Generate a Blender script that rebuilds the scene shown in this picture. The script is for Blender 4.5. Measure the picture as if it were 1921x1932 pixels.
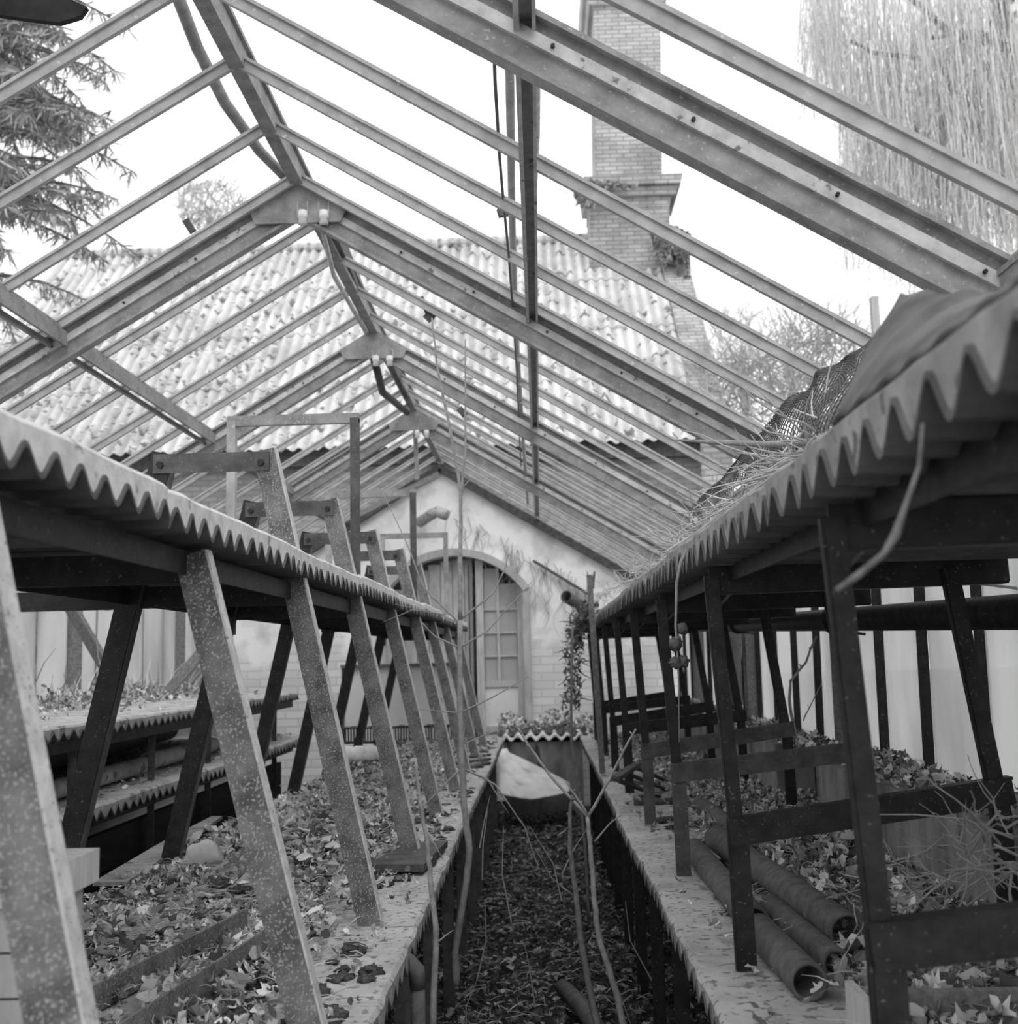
import bpy, math, random
from mathutils import Vector, Matrix, noise
random.seed(7)
for o in list(bpy.data.objects): bpy.data.objects.remove(o)
SC = bpy.context.scene
COL = SC.collection
R = random.uniform

# ------------------------------------------------------------------ camera
EYE = 1.42
FPX, CX, CY = 2150.0, 960.5, 966.0
_Y = Vector((59.5, 274.0, FPX)).normalized()
_Z = Vector((-.023, -1.0, 0.0)); _Z.z = -(_Z.x*_Y.x + _Z.y*_Y.y)/_Y.z; _Z.normalize()
_X = _Y.cross(_Z)
RT = Vector((_X.x, _Y.x, _Z.x)); DN = Vector((_X.y, _Y.y, _Z.y)); FW = Vector((_X.z, _Y.z, _Z.z))
def W(px, py, Y):
    d = RT*(px-CX) + DN*(py-CY) + FW*FPX
    return Vector((0, 0, EYE)) + d*(Y/d.y)
def WZ(px, py, z):
    d = RT*(px-CX) + DN*(py-CY) + FW*FPX
    return Vector((0, 0, EYE)) + d*((z-EYE)/d.z)
def V(x, y, zr): return Vector((x, y, EYE+zr))       # height given from eye level

cam = bpy.data.objects.new('camera', bpy.data.cameras.new('camera')); COL.objects.link(cam)
m = Matrix.Identity(4)
for i in range(3):
    m[i][0] = RT[i]; m[i][1] = -DN[i]; m[i][2] = -FW[i]
m[2][3] = EYE
cam.matrix_world = m
cam.data.sensor_fit = 'HORIZONTAL'; cam.data.sensor_width = 56; cam.data.lens = FPX/1921*56
cam.data.clip_start = .05; cam.data.clip_end = 500
cam.data.dof.use_dof = True; cam.data.dof.focus_distance = 2.9; cam.data.dof.aperture_fstop = 9
SC.camera = cam

# ------------------------------------------------------------------ light
wd = bpy.data.worlds.new('overcast'); SC.world = wd; wd.use_nodes = True
wt = wd.node_tree; wt.nodes['Background'].inputs[0].default_value = (1, 1, 1, 1)
wt.nodes['Background'].inputs[1].default_value = .97
sun = bpy.data.objects.new('sun', bpy.data.lights.new('sun', 'SUN')); COL.objects.link(sun)
sun.data.energy = .55; sun.data.angle = math.radians(40)
sun.rotation_euler = (math.radians(38), math.radians(14), 0)
SC.view_settings.view_transform = 'Standard'; SC.view_settings.look = 'None'
SC.view_settings.exposure = 0.6; SC.view_settings.gamma = 1.0
SC.view_settings.use_curve_mapping = False

# ------------------------------------------------------------------ materials
def mat(name, a, b, scale=8, stretch=(1, 1, 1), rough=.8, bump=.3, lo=.35, hi=.65, detail=6, bdist=.004, metal=0, spots=None, spot_scale=30, spot_w=.62):
    m = bpy.data.materials.new(name); m.use_nodes = True
    t = m.node_tree; n = t.nodes; L = t.links
    bs = n['Principled BSDF']; bs.inputs['Roughness'].default_value = rough; bs.inputs['Metallic'].default_value = metal
    bs.inputs['Specular IOR Level'].default_value = .3
    tc = n.new('ShaderNodeTexCoord'); mp = n.new('ShaderNodeMapping'); mp.inputs['Scale'].default_value = stretch
    geo = n.new('ShaderNodeNewGeometry'); L.new(geo.outputs['Position'], mp.inputs['Vector'])
    ns = n.new('ShaderNodeTexNoise'); ns.inputs['Scale'].default_value = scale; ns.inputs['Detail'].default_value = detail
    ns.inputs['Roughness'].default_value = .65
    L.new(mp.outputs[0], ns.inputs['Vector'])
    cr = n.new('ShaderNodeValToRGB'); cr.color_ramp.elements[0].position = lo; cr.color_ramp.elements[1].position = hi
    cr.color_ramp.elements[0].color = (a, a, a, 1); cr.color_ramp.elements[1].color = (b, b, b, 1)
    L.new(ns.outputs['Fac'], cr.inputs[0]); out = cr.outputs[0]
    if spots is not None:
        n2 = n.new('ShaderNodeTexNoise'); n2.inputs['Scale'].default_value = spot_scale; n2.inputs['Detail'].default_value = 4
        L.new(mp.outputs[0], n2.inputs['Vector'])
        c2 = n.new('ShaderNodeValToRGB'); c2.color_ramp.elements[0].position = spot_w-.03; c2.color_ramp.elements[1].position = spot_w+.02
        L.new(n2.outputs['Fac'], c2.inputs[0])
        mx = n.new('ShaderNodeMix'); mx.data_type = 'RGBA'
        L.new(c2.outputs[0], mx.inputs[0]); L.new(out, mx.inputs[6]); mx.inputs[7].default_value = (spots, spots, spots, 1)
        out = mx.outputs[2]
    L.new(out, bs.inputs['Base Color'])
    if bump:
        bp = n.new('ShaderNodeBump'); bp.inputs['Strength'].default_value = bump; bp.inputs['Distance'].default_value = bdist
        L.new(ns.outputs['Fac'], bp.inputs['Height']); L.new(bp.outputs[0], bs.inputs['Normal'])
    return m
def leafmat(name, vals):
    m = bpy.data.materials.new(name); m.use_nodes = True; t = m.node_tree; n = t.nodes; L = t.links
    bs = n['Principled BSDF']; bs.inputs['Roughness'].default_value = .75; bs.inputs['Specular IOR Level'].default_value = .25
    g = n.new('ShaderNodeNewGeometry'); cr = n.new('ShaderNodeValToRGB')
    el = cr.color_ramp.elements; k = len(vals)
    while len(el) < k: el.new(.5)
    for i, v in enumerate(vals): el[i].position = i/(k-1); el[i].color = (v, v, v, 1)
    L.new(g.outputs['Random Per Island'], cr.inputs[0]); L.new(cr.outputs[0], bs.inputs['Base Color'])
    return m
M = {}
M['roofsteel'] = mat('weathered_hazed_roof_steel', .20, .34, 14, rough=.65, spots=.42, spot_scale=110, spot_w=.66)  # lightened steel colour; haze over the roof is put into it
M['barsteel'] = mat('hazed_pale_bar', .30, .45, 12, rough=.65, spots=.55, spot_scale=60, spot_w=.68)  # paler bar colour stands in for haze veiling the roof bars
M['zinc'] = mat('zinc_strip', .38, .58, 20, rough=.5, spots=.16, spot_scale=30, spot_w=.68)
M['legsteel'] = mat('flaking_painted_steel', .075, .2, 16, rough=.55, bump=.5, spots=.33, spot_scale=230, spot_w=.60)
M['leglit'] = mat('flaking_paint_lit_side', .42, .62, 30, rough=.6, spots=.2, spot_scale=160, spot_w=.64)  # lit side of the trestle legs, put into a paler colour
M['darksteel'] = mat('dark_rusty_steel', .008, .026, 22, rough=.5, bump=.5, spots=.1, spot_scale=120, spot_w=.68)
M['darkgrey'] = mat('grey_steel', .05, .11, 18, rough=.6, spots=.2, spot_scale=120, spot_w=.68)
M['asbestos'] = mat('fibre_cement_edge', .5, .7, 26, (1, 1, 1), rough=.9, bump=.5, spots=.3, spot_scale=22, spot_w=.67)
M['asb_under'] = mat('fibre_cement_sheet', .07, .15, 9, (1, 1, 1), rough=.9)  # sheet coloured dark all over to give its underside the look of shade
M['benchtop'] = mat('bench_screed', .32, .52, 7, rough=.9, bump=.6, spots=.2, spot_scale=48, spot_w=.6)
M['greyfill'] = mat('grey_weathered_fill', .2, .36, 12, rough=.9, bump=.5, spots=.12, spot_scale=26, spot_w=.64)
M['tiertop'] = mat('weathered_tier_screed', .34, .52, 7, rough=.9, bump=.6, spots=.2, spot_scale=16, spot_w=.6)
M['concrete'] = mat('rough_concrete', .15, .34, 9, (1, 1, .35), rough=.9, bump=.6, spots=.1, spot_scale=8, spot_w=.66)
M['paleconcrete'] = mat('pale_concrete', .32, .5, 10, (1, 1, .4), rough=.9, bump=.4)
M['pipe'] = mat('rusty_pipe', .07, .14, 30, rough=.7, bump=.12)
M['palepipe'] = mat('pale_clay_pipe', .32, .5, 12, rough=.8, spots=.15, spot_scale=14, spot_w=.62)
M['wood'] = mat('grey_wood', .16, .3, 12, (6, .6, 6), rough=.85)
M['palewood'] = mat('pale_wood', .4, .58, 10, (6, 6, .6), rough=.8)
M['darkwood'] = mat('dark_boards', .006, .02, 8, (.6, .6, 7), rough=.8)
M['twig'] = mat('bare_twig_bark', .22, .36, 40, rough=.8)
M['darktwig'] = mat('dark_twig_bark', .1, .2, 40, rough=.8)
M['soil'] = mat('leaf_mould', .02, .08, 20, rough=1, bump=1, bdist=.02)
M['grass'] = mat('ground_grass', .08, .2, 3, rough=1)
M['moss'] = mat('moss', .04, .15, 90, rough=1, bump=1, bdist=.01, detail=10)
M['white'] = mat('white_enamel', .72, .8, 5, rough=.5, spots=.5, spot_scale=6, spot_w=.68)
M['cloth'] = mat('white_plastic_sack', .6, .8, 7, rough=.55, bump=.8, bdist=.02)
M['porcelain'] = mat('white_porcelain', .75, .85, 5, rough=.3, bump=0)
M['stone'] = mat('pale_stone', .4, .62, 14, rough=.9, bump=.6)
M['black'] = mat('sooty_black', .01, .03, 10, rough=.9)
M['cable'] = mat('old_cable', .09, .14, 10, rough=.7)
M['needles'] = leafmat('conifer_needles', [.2, .3, .4, .5])  # tones paled to put distance haze into the needles
M['strand'] = leafmat('willow_strands', [.42, .55, .68, .8])
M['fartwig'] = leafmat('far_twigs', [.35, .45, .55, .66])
M['leafdark'] = leafmat('damp_leaves', [.03, .06, .11, .2, .42])
M['leafpale'] = leafmat('dry_leaves', [.07, .2, .38, .6, .85])
M['ivy'] = leafmat('dead_ivy', [.15, .25, .35, .45])
M['ivydark'] = leafmat('withered_creeper', [.03, .06, .12, .3])
# rendered end wall: plaster over painted brick
def wallmat():
    m = bpy.data.materials.new('limewashed_plaster_over_brick'); m.use_nodes = True; t = m.node_tree; n = t.nodes; L = t.links
    bs = n['Principled BSDF']; bs.inputs['Roughness'].default_value = .95
    g = n.new('ShaderNodeNewGeometry'); mp = n.new('ShaderNodeMapping'); mp.inputs['Rotation'].default_value = (math.radians(90), 0, 0)
    L.new(g.outputs['Position'], mp.inputs['Vector'])
    br = n.new('ShaderNodeTexBrick'); br.inputs['Scale'].default_value = 1; br.inputs['Brick Width'].default_value = .24; br.inputs['Row Height'].default_value = .075
    br.inputs['Mortar Size'].default_value = .008; br.inputs['Mortar Smooth'].default_value = .4
    br.inputs['Color1'].default_value = (.62,)*3+(1,); br.inputs['Color2'].default_value = (.74,)*3+(1,); br.inputs['Mortar'].default_value = (.54,)*3+(1,)
    L.new(mp.outputs[0], br.inputs['Vector'])
    ns = n.new('ShaderNodeTexNoise'); ns.inputs['Scale'].default_value = 1.3; ns.inputs['Detail'].default_value = 8; L.new(g.outputs['Position'], ns.inputs['Vector'])
    sep = n.new('ShaderNodeSeparateXYZ'); L.new(g.outputs['Position'], sep.inputs[0])
    ad = n.new('ShaderNodeMath'); ad.operation = 'MULTIPLY_ADD'; L.new(sep.outputs['Z'], ad.inputs[0]); ad.inputs[1].default_value = .38; L.new(ns.outputs['Fac'], ad.inputs[2])
    cr = n.new('ShaderNodeValToRGB'); cr.color_ramp.elements[0].position = 1.08; cr.color_ramp.elements[1].position = 1.0
    cr.color_ramp.elements[0].position = .95; cr.color_ramp.elements[1].position = 1.0
    sb = n.new('ShaderNodeMath'); sb.operation = 'SUBTRACT'; L.new(ad.outputs[0], sb.inputs[0]); sb.inputs[1].default_value = .12
    L.new(sb.outputs[0], cr.inputs[0])
    n3 = n.new('ShaderNodeTexNoise'); n3.inputs['Scale'].default_value = 5; n3.inputs['Detail'].default_value = 10; L.new(g.outputs['Position'], n3.inputs['Vector'])
    c3 = n.new('ShaderNodeValToRGB'); c3.color_ramp.elements[0].position = .3; c3.color_ramp.elements[0].color = (.55,)*3+(1,)
    c3.color_ramp.elements[1].position = .55; c3.color_ramp.elements[1].color = (.88,)*3+(1,); L.new(n3.outputs['Fac'], c3.inputs[0])
    mx = n.new('ShaderNodeMix'); mx.data_type = 'RGBA'; L.new(cr.outputs[0], mx.inputs[0]); L.new(br.outputs['Color'], mx.inputs[6]); L.new(c3.outputs[0], mx.inputs[7])
    L.new(mx.outputs[2], bs.inputs['Base Color'])
    bp = n.new('ShaderNodeBump'); bp.inputs['Strength'].default_value = .5; bp.inputs['Distance'].default_value = .01; L.new(mx.outputs[2], bp.inputs['Height']); L.new(bp.outputs[0], bs.inputs['Normal'])
    return m
M['wall'] = wallmat()
def brickmat(name, c1, c2, mo):
    m = bpy.data.materials.new(name); m.use_nodes = True; t = m.node_tree; n = t.nodes; L = t.links
    bs = n['Principled BSDF']; bs.inputs['Roughness'].default_value = .95
    g = n.new('ShaderNodeNewGeometry'); mp = n.new('ShaderNodeMapping'); mp.inputs['Rotation'].default_value = (math.radians(90), 0, 0)
    L.new(g.outputs['Position'], mp.inputs['Vector'])
    br = n.new('ShaderNodeTexBrick'); br.inputs['Scale'].default_value = 1; br.inputs['Brick Width'].default_value = .25; br.inputs['Row Height'].default_value = .08
    br.inputs['Mortar Size'].default_value = .012
    for k, c in (('Color1', c1), ('Color2', c2), ('Mortar', mo)): br.inputs[k].default_value = (c, c, c, 1)
    L.new(mp.outputs[0], br.inputs['Vector'])
    ns = n.new('ShaderNodeTexNoise'); ns.inputs['Scale'].default_value = 2; ns.inputs['Detail'].default_value = 8; L.new(g.outputs['Position'], ns.inputs['Vector'])
    cr = n.new('ShaderNodeValToRGB'); cr.color_ramp.elements[0].position = .3; cr.color_ramp.elements[0].color = (.6,)*3+(1,); cr.color_ramp.elements[1].position = .6
    L.new(ns.outputs['Fac'], cr.inputs[0])
    mx = n.new('ShaderNodeMix'); mx.data_type = 'RGBA'; mx.blend_type = 'MULTIPLY'; mx.inputs[0].default_value = 1
    L.new(br.outputs['Color'], mx.inputs[6]); L.new(cr.outputs[0], mx.inputs[7]); L.new(mx.outputs[2], bs.inputs['Base Color'])
    return m
M['brick'] = brickmat('pale_weathered_brick', .42, .58, .3)
M['darkbrick'] = brickmat('grey_brick_wall', .28, .36, .24)  # brick tone raised to carry the veiling haze on the outbuilding wall
M['roofsheet'] = mat('lichened_shaded_roof_sheet', .5, .78, 1.6, (1, 1, .6), rough=.95, bump=.3, spots=.2, spot_scale=6, spot_w=.62, bdist=.01)
def shade_troughs(m):  # multiplies darker stripes into the colour to stand for shade in the corrugations
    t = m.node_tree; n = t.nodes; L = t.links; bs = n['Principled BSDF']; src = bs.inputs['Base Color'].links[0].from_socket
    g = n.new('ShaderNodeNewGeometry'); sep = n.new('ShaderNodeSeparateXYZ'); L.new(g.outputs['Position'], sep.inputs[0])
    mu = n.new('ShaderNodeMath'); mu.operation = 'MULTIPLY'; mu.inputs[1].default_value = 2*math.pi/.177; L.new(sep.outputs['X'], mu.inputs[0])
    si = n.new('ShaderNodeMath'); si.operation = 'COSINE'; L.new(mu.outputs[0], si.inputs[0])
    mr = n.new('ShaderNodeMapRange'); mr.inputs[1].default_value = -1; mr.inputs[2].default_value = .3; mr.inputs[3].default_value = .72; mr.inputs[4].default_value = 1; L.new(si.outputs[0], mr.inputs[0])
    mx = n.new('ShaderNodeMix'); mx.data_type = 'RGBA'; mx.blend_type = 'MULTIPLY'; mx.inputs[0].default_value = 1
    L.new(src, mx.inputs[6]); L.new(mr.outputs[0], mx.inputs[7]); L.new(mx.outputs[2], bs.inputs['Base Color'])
shade_troughs(M['roofsheet'])
M['mossroof'] = leafmat('roof_lichen', [.2, .45, .75, .85])
def glassmat(name, tint, alpha, trans=.7):
    m = bpy.data.materials.new(name); m.use_nodes = True; t = m.node_tree; n = t.nodes; L = t.links
    out = n['Material Output']; n.remove(n['Principled BSDF'])
    g = n.new('ShaderNodeNewGeometry')
    ns = n.new('ShaderNodeTexNoise'); ns.inputs['Scale'].default_value = 3; ns.inputs['Detail'].default_value = 7
    mp = n.new('ShaderNodeMapping'); mp.inputs['Scale'].default_value = (1, 1, .35); L.new(g.outputs['Position'], mp.inputs[0]); L.new(mp.outputs[0], ns.inputs['Vector'])
    cr = n.new('ShaderNodeValToRGB'); cr.color_ramp.elements[0].position = .3; cr.color_ramp.elements[0].color = (tint*.7,)*3+(1,)
    cr.color_ramp.elements[1].position = .6; cr.color_ramp.elements[1].color = (tint,)*3+(1,); L.new(ns.outputs['Fac'], cr.inputs[0])
    df = n.new('ShaderNodeBsdfDiffuse'); tr = n.new('ShaderNodeBsdfTranslucent'); tp = n.new('ShaderNodeBsdfTransparent')
    L.new(cr.outputs[0], df.inputs[0]); L.new(cr.outputs[0], tr.inputs[0])
    a = n.new('ShaderNodeMixShader'); a.inputs[0].default_value = trans; L.new(df.outputs[0], a.inputs[1]); L.new(tr.outputs[0], a.inputs[2])
    b = n.new('ShaderNodeMixShader'); b.inputs[0].default_value = alpha; L.new(a.outputs[0], b.inputs[1]); L.new(tp.outputs[0], b.inputs[2])
    L.new(b.outputs[0], out.inputs[0])
    return m
M['glass'] = glassmat('limewashed_glass', .85, .18)
M['doorpane'] = glassmat('pale_door_pane', .6, .08, .1)  # pale, mostly opaque pane
M['glassleft'] = glassmat('dusty_glass', .85, .38)

# ------------------------------------------------------------------ mesh helpers
class MB:
    def __init__(s): s.v = []; s.f = []
    def add(s, vs, fs):
        k = len(s.v); s.v += [Vector(v) for v in vs]; s.f += [tuple(i+k for i in f) for f in fs]; return s
    def hexa(s, a):       # 8 corners, bottom ring then top ring
        return s.add(a, [(0, 3, 2, 1), (4, 5, 6, 7), (0, 1, 5, 4), (1, 2, 6, 5), (2, 3, 7, 6), (3, 0, 4, 7)])
    def box(s, x0, x1, y0, y1, z0, z1):
        return s.hexa([(x0, y0, z0), (x1, y0, z0), (x1, y1, z0), (x0, y1, z0), (x0, y0, z1), (x1, y0, z1), (x1, y1, z1), (x0, y1, z1)])
    def bar(s, p, q, w, d, side=(0, 1, 0), off=(0, 0)):
        p = Vector(p); q = Vector(q); t = (q-p).normalized(); a = Vector(side); a = (a-t*a.dot(t)).normalized(); b = t.cross(a)
        o = a*off[0]+b*off[1]; a = a*w/2; b = b*d/2
        r = [-a-b, a-b, a+b, -a+b]
        return s.hexa([p+o+x for x in r]+[q+o+x for x in r])
    def tube(s, pts, r, n=8, caps=True, jit=0):
        pts = [Vector(p) for p in pts]; k = len(pts)
        if not hasattr(r, '__len__'): r = [r]*k
        base = len(s.v); up = Vector((.13, .21, .97))
        for i, p in enumerate(pts):
            t = (pts[min(i+1, k-1)]-pts[max(i-1, 0)]).normalized()
            a = t.cross(up)
            if a.length < .05: a = t.cross(Vector((1, 0, 0)))
            a.normalize(); b = t.cross(a)
            for j in range(n):
                an = 2*math.pi*j/n; rr = r[i]*(1+R(-jit, jit))
                s.v.append(p+(a*math.cos(an)+b*math.sin(an))*rr)
        for i in range(k-1):
            for j in range(n):
                s.f.append((base+i*n+j, base+i*n+(j+1) % n, base+(i+1)*n+(j+1) % n, base+(i+1)*n+j))
        if caps:
            s.f.append(tuple(base+j for j in range(n))[::-1]); s.f.append(tuple(base+(k-1)*n+j for j in range(n)))
        return s
    def pipe(s, p, q, r, th=.006, n=24):   # hollow
        p = Vector(p); q = Vector(q); t = (q-p).normalized(); a = t.cross(Vector((0, 0, 1))).normalized(); b = t.cross(a); base = len(s.v)
        for c, rr in ((p, r), (q, r), (q, r-th), (p, r-th)):
            for j in range(n):
                an = 2*math.pi*j/n; s.v.append(c+(a*math.cos(an)+b*math.sin(an))*rr)
        for i in range(4):
            for j in range(n):
                i2 = (i+1) % 4
                s.f.append((base+i*n+j, base+i2*n+j, base+i2*n+(j+1) % n, base+i*n+(j+1) % n))
        return s
    def blob(s, c, rx, ry, rz, nu=14, nv=8, amp=.15, fr=3, flat=True):
        base = len(s.v); c = Vector(c); seed = Vector((R(0, 90), R(0, 90), 0))
        for i in range(nv+1):
            th = math.pi*i/nv
            for j in range(nu):
                ph = 2*math.pi*j/nu
                d = Vector((math.sin(th)*math.cos(ph), math.sin(th)*math.sin(ph), math.cos(th)))
                k = 1+amp*noise.noise(d*fr+seed)*2
                z = d.z*rz*k
                if flat: z = max(z, -rz*.35)
                s.v.append(c+Vector((d.x*rx*k, d.y*ry*k, z)))
        for i in range(nv):
            for j in range(nu):
                s.f.append((base+i*nu+j, base+(i+1)*nu+j, base+(i+1)*nu+(j+1) % nu, base+i*nu+(j+1) % nu))
        return s
    def prism(s, pts, d):
        pts = [Vector(p) for p in pts]; n = len(pts); d = Vector(d)
        s.add(pts+[p+d for p in pts], [tuple(range(n))[::-1], tuple(range(n, 2*n))]+[(i, (i+1) % n, n+(i+1) % n, n+i) for i in range(n)]); return s
    def leaf(s, c, size, up=.5):
        a = R(0, 6.283); tilt = R(-up, up); t2 = R(-up, up); curl = R(.0, 1.1)
        rot = Matrix.Rotation(a, 3, 'Z') @ Matrix.Rotation(tilt, 3, 'X') @ Matrix.Rotation(t2, 3, 'Y')
        k = random.choice((0, 0, 1, 2))
        if k == 0: pr = [(0, -.5), (.28, -.3), (.2, -.1), (.5, 0), (.24, .15), (.26, .4), (0, .55), (-.26, .4), (-.24, .15), (-.5, 0), (-.2, -.1), (-.28, -.3)]
        elif k == 1: pr = [(0, -.5), (.22, -.25), (.27, .05), (.15, .35), (0, .55), (-.15, .35), (-.27, .05), (-.22, -.25)]
        else: pr = [(0, -.5), (.35, -.2), (.3, .2), (.1, .45), (-.2, .4), (-.38, .1), (-.25, -.3)]
        vs = [c+rot @ Vector((0, 0, -curl*.06*size))]
        cr = R(.06, .2)
        for x, y in pr:
            vs.append(c+rot @ Vector((x*size*(1-curl*.5), y*size, curl*size*(x*x*2.6+y*y*1.0)+R(-cr, cr)*size)))
        n = len(pr); s.add(vs, [(0, 1+i, 1+(i+1) % n) for i in range(n)])
    def build(s, name, m, parent=None, smooth=False, label=None):
        base = Vector((0, 0, 0))
        if parent is not None:
            p = parent
            while p.parent: p = p.parent
            base = p.location.copy() if p.type == 'EMPTY' else Vector(p.get('_b', (0, 0, 0)))
            if p.type == 'MESH': base = p.location.copy()
        else:
            xs = [v.x for v in s.v]; ys = [v.y for v in s.v]; zs = [v.z for v in s.v]
            base = Vector(((min(xs)+max(xs))/2, (min(ys)+max(ys))/2, min(zs)))
        me = bpy.data.meshes.new(name); me.from_pydata([tuple(v-base) for v in s.v], [], s.f); me.update()
        me.materials.append(M[m] if isinstance(m, str) else m)
        if smooth:
            me.polygons.foreach_set('use_smooth', [True]*len(me.polygons))
        o = bpy.data.objects.new(name, me); COL.objects.link(o)
        if parent is not None: o.parent = parent
        else: o.location = base
        if label: o['label'] = label
        return o
def tag(o, label, cat, group=None, kind=None):
    if label: o['label'] = label
    if cat: o['category'] = cat
    if group: o['group'] = group
    if kind: o['kind'] = kind
    return o
def thing(name, loc, label, cat, group=None):
    o = bpy.data.objects.new(name, None); COL.objects.link(o); o.location = loc; o.empty_display_size = .1
    return tag(o, label, cat, group)
def struct(o): o['kind'] = 'structure'; return o
ORD = ['nearest', 'second', 'third', 'fourth', 'fifth', 'sixth', 'seventh', 'eighth', 'ninth', 'tenth', 'eleventh', 'twelfth']

# ------------------------------------------------------------------ geometry of the place
RX, RZ, SL = -.915, 1.92, .606            # ridge, eye-relative height, roof slope
XL, XR = -2.95, 1.23                      # side walls
YW = 10.75                                # end wall
SILL = -.39
def roofz(x): return RZ-SL*abs(x-RX)
ZB = -.645                                # bench top, eye-relative
FL = .12-EYE                              # litter surface

# ---- ground and floor
g = MB()
N = 40
for i in range(N+1):
    for j in range(N+1):
        g.v.append(Vector((-60+120*i/N, -10+90*j/N, -.02)))
for i in range(N):
    for j in range(N):
        a = i*(N+1)+j; g.f.append((a, a+N+1, a+N+2, a+1))
o = g.build('outdoor_ground', 'grass'); struct(o); o['label'] = 'grassy ground around the greenhouse'
g = MB(); nx, ny = 40, 100
for j in range(ny+1):
    for i in range(nx+1):
        x = XL+(XR-XL)*i/nx; y = -.5+(YW+.5)*j/ny
        g.v.append(Vector((x, y, .07+.06*noise.noise(Vector((x*2, y*2, 0)))+.04*min(1, abs(x)))))
for j in range(ny):
    for i in range(nx):
        a = j*(nx+1)+i; g.f.append((a, a+1, a+nx+2, a+nx+1))
struct(g.build('floor', 'soil', smooth=True))

# ---- end wall with arch
AX, AW, ASP, AAP = -.8, .655, .62, .97
gx = [XL-.05, RX, XR+.05]
def gz(x): return roofz(x)-.13
def arch(t, r=0):  # t in -1..1
    h = AAP-ASP; w = AW; rad = (w*w+h*h)/(2*h); ang = math.asin(w/rad)*t
    return AX+(rad+r)*math.sin(ang), AAP-rad+(rad+r)*math.cos(ang)
def wallpoly(y):
    fr = []
    L = [(XL-.05, -EYE-.02), (AX-AW, -EYE-.02)]
    return L
w = MB()
# left field, right field, and the field over the arch, each extruded .3 m
def fld(pts): w.prism([V(x, YW, z) for x, z in pts], (0, .3, 0))
fld([(XL-.05, -EYE), (XL-.05, gz(XL)), (AX-AW, gz(AX-AW)), (AX-AW, -EYE)])
fld([(AX+AW, -EYE), (AX+AW, gz(AX+AW)), (XR+.05, gz(XR)), (XR+.05, -EYE)])
n = 16
for i in range(n):
    x0, z0 = arch(-1+2*i/n); x1, z1 = arch(-1+2*(i+1)/n)
    mid = [(x0, gz(x0)), (x1, gz(x1))]
    if x0 < RX < x1: mid = [(x0, gz(x0)), (RX, gz(RX)), (x1, gz(x1))]
    fld([(x0, z0)]+mid+[(x1, z1)])
wb = w.build('wall_back', 'wall'); struct(wb)
# weathered coping along the gable
c = MB()
c.bar(V(RX, YW-.03, gz(RX)+.02), V(XR+.1, YW-.03, gz(XR+.1)+.02), .10, .07)
c.bar(V(RX, YW-.03, gz(RX)+.02), V(XL-.1, YW-.03, gz(XL-.1)+.02), .10, .07)
struct(c.build('trim_1', 'darkgrey'))
# hood band around the arch
c = MB(); P = []
for i in range(25):
    t = -1+2*i/24; x, z = arch(t, .0); x2, z2 = arch(t, .07)
    P.append(((x, z), (x2, z2)))
for i in range(24):
    (a, b), (a2, b2) = P[i], P[i+1]
    c.hexa([V(a[0], YW-.05, a[1]), V(a2[0], YW-.05, a2[1]), V(a2[0], YW+.02, a2[1]), V(a[0], YW+.02, a[1]),
            V(b[0], YW-.05, b[1]), V(b2[0], YW-.05, b2[1]), V(b2[0], YW+.02, b2[1]), V(b[0], YW+.02, b[1])])
x2, z2 = arch(1, 0)
c.box(x2-.01, x2+.06, YW-.04, YW+.03, 0, EYE+z2)
c.box(AX-AW-.06, AX-AW+.01, YW-.04, YW+.03, 0, EYE+z2)
struct(c.build('trim_2', 'paleconcrete'))
# door in the arch
d = thing('door_1', (AX, YW+.15, 0), None, None); struct(d)
YD = YW+.12
def inarch(x): 
    h = AAP-ASP; rad = (AW*AW+h*h)/(2*h); return AAP-rad+math.sqrt(max(0, rad*rad-(x-AX)**2))
c = MB()
for x0, x1 in ((AX+AW-.07, AX+AW),(AX-AW, AX-AW+.06)):
    c.box(x0, x1, YD-.03, YD+.05, 0, EYE+inarch(x0 if x0 > AX else x1)-.01)
c.build('frame', 'palewood', d)
MB().box(-.60, -.53, YD-.05, YD+.05, 0, EYE+inarch(-.56)).build('post', 'palewood', d)
MB().box(-.66, -.63, YD-.04, YD+.04, 0, EYE+inarch(-.64)).build('post', 'wood', d)
c = MB(); gx0, gx1 = -.53, AX+AW-.07
for z in (-.66, -.24): c.box(gx0, gx1, YD-.02, YD+.02, EYE+z-.03, EYE+z+.03)
c.build('rail', 'palewood', d)
c = MB()
xm = (gx0+gx1)/2-.02
c.box(xm-.012, xm+.012, YD-.02, YD+.02, EYE-.21, EYE+inarch(xm))
for z in (.02, .24, .46): c.box(gx0, gx1, YD-.018, YD+.018, EYE+z-.008, EYE+z+.008)
c.build('glazing_bars', 'palewood', d)
for a, b in ((gx0, xm), (xm, gx1)):
    zz = [-.21, .02, .24, .46]
    for k in range(4):
        z1 = zz[k+1] if k < 3 else min(inarch(a), inarch(b))-.005
        MB().box(a+.004, b-.004, YD+.005, YD+.012, EYE+zz[k], EYE+z1).build('pane', 'doorpane', d)
MB().box(gx0, gx1, YD, YD+.03, .1, EYE-.27).build('panel', 'white', d)
x = AX-AW+.06
while x < -.70:
    x1 = min(x+.115, -.665); MB().box(x, x1-.006, YD+R(-.006, .006), YD+.03, .05, EYE+inarch(min(x, x1))-.03).build('plank', 'paleconcrete', d); x = x1
MB().box(-1.5, -.1, YW+.32, YW+.36, 0, EYE+1.0).build('backing_board', 'wood', d)

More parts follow.
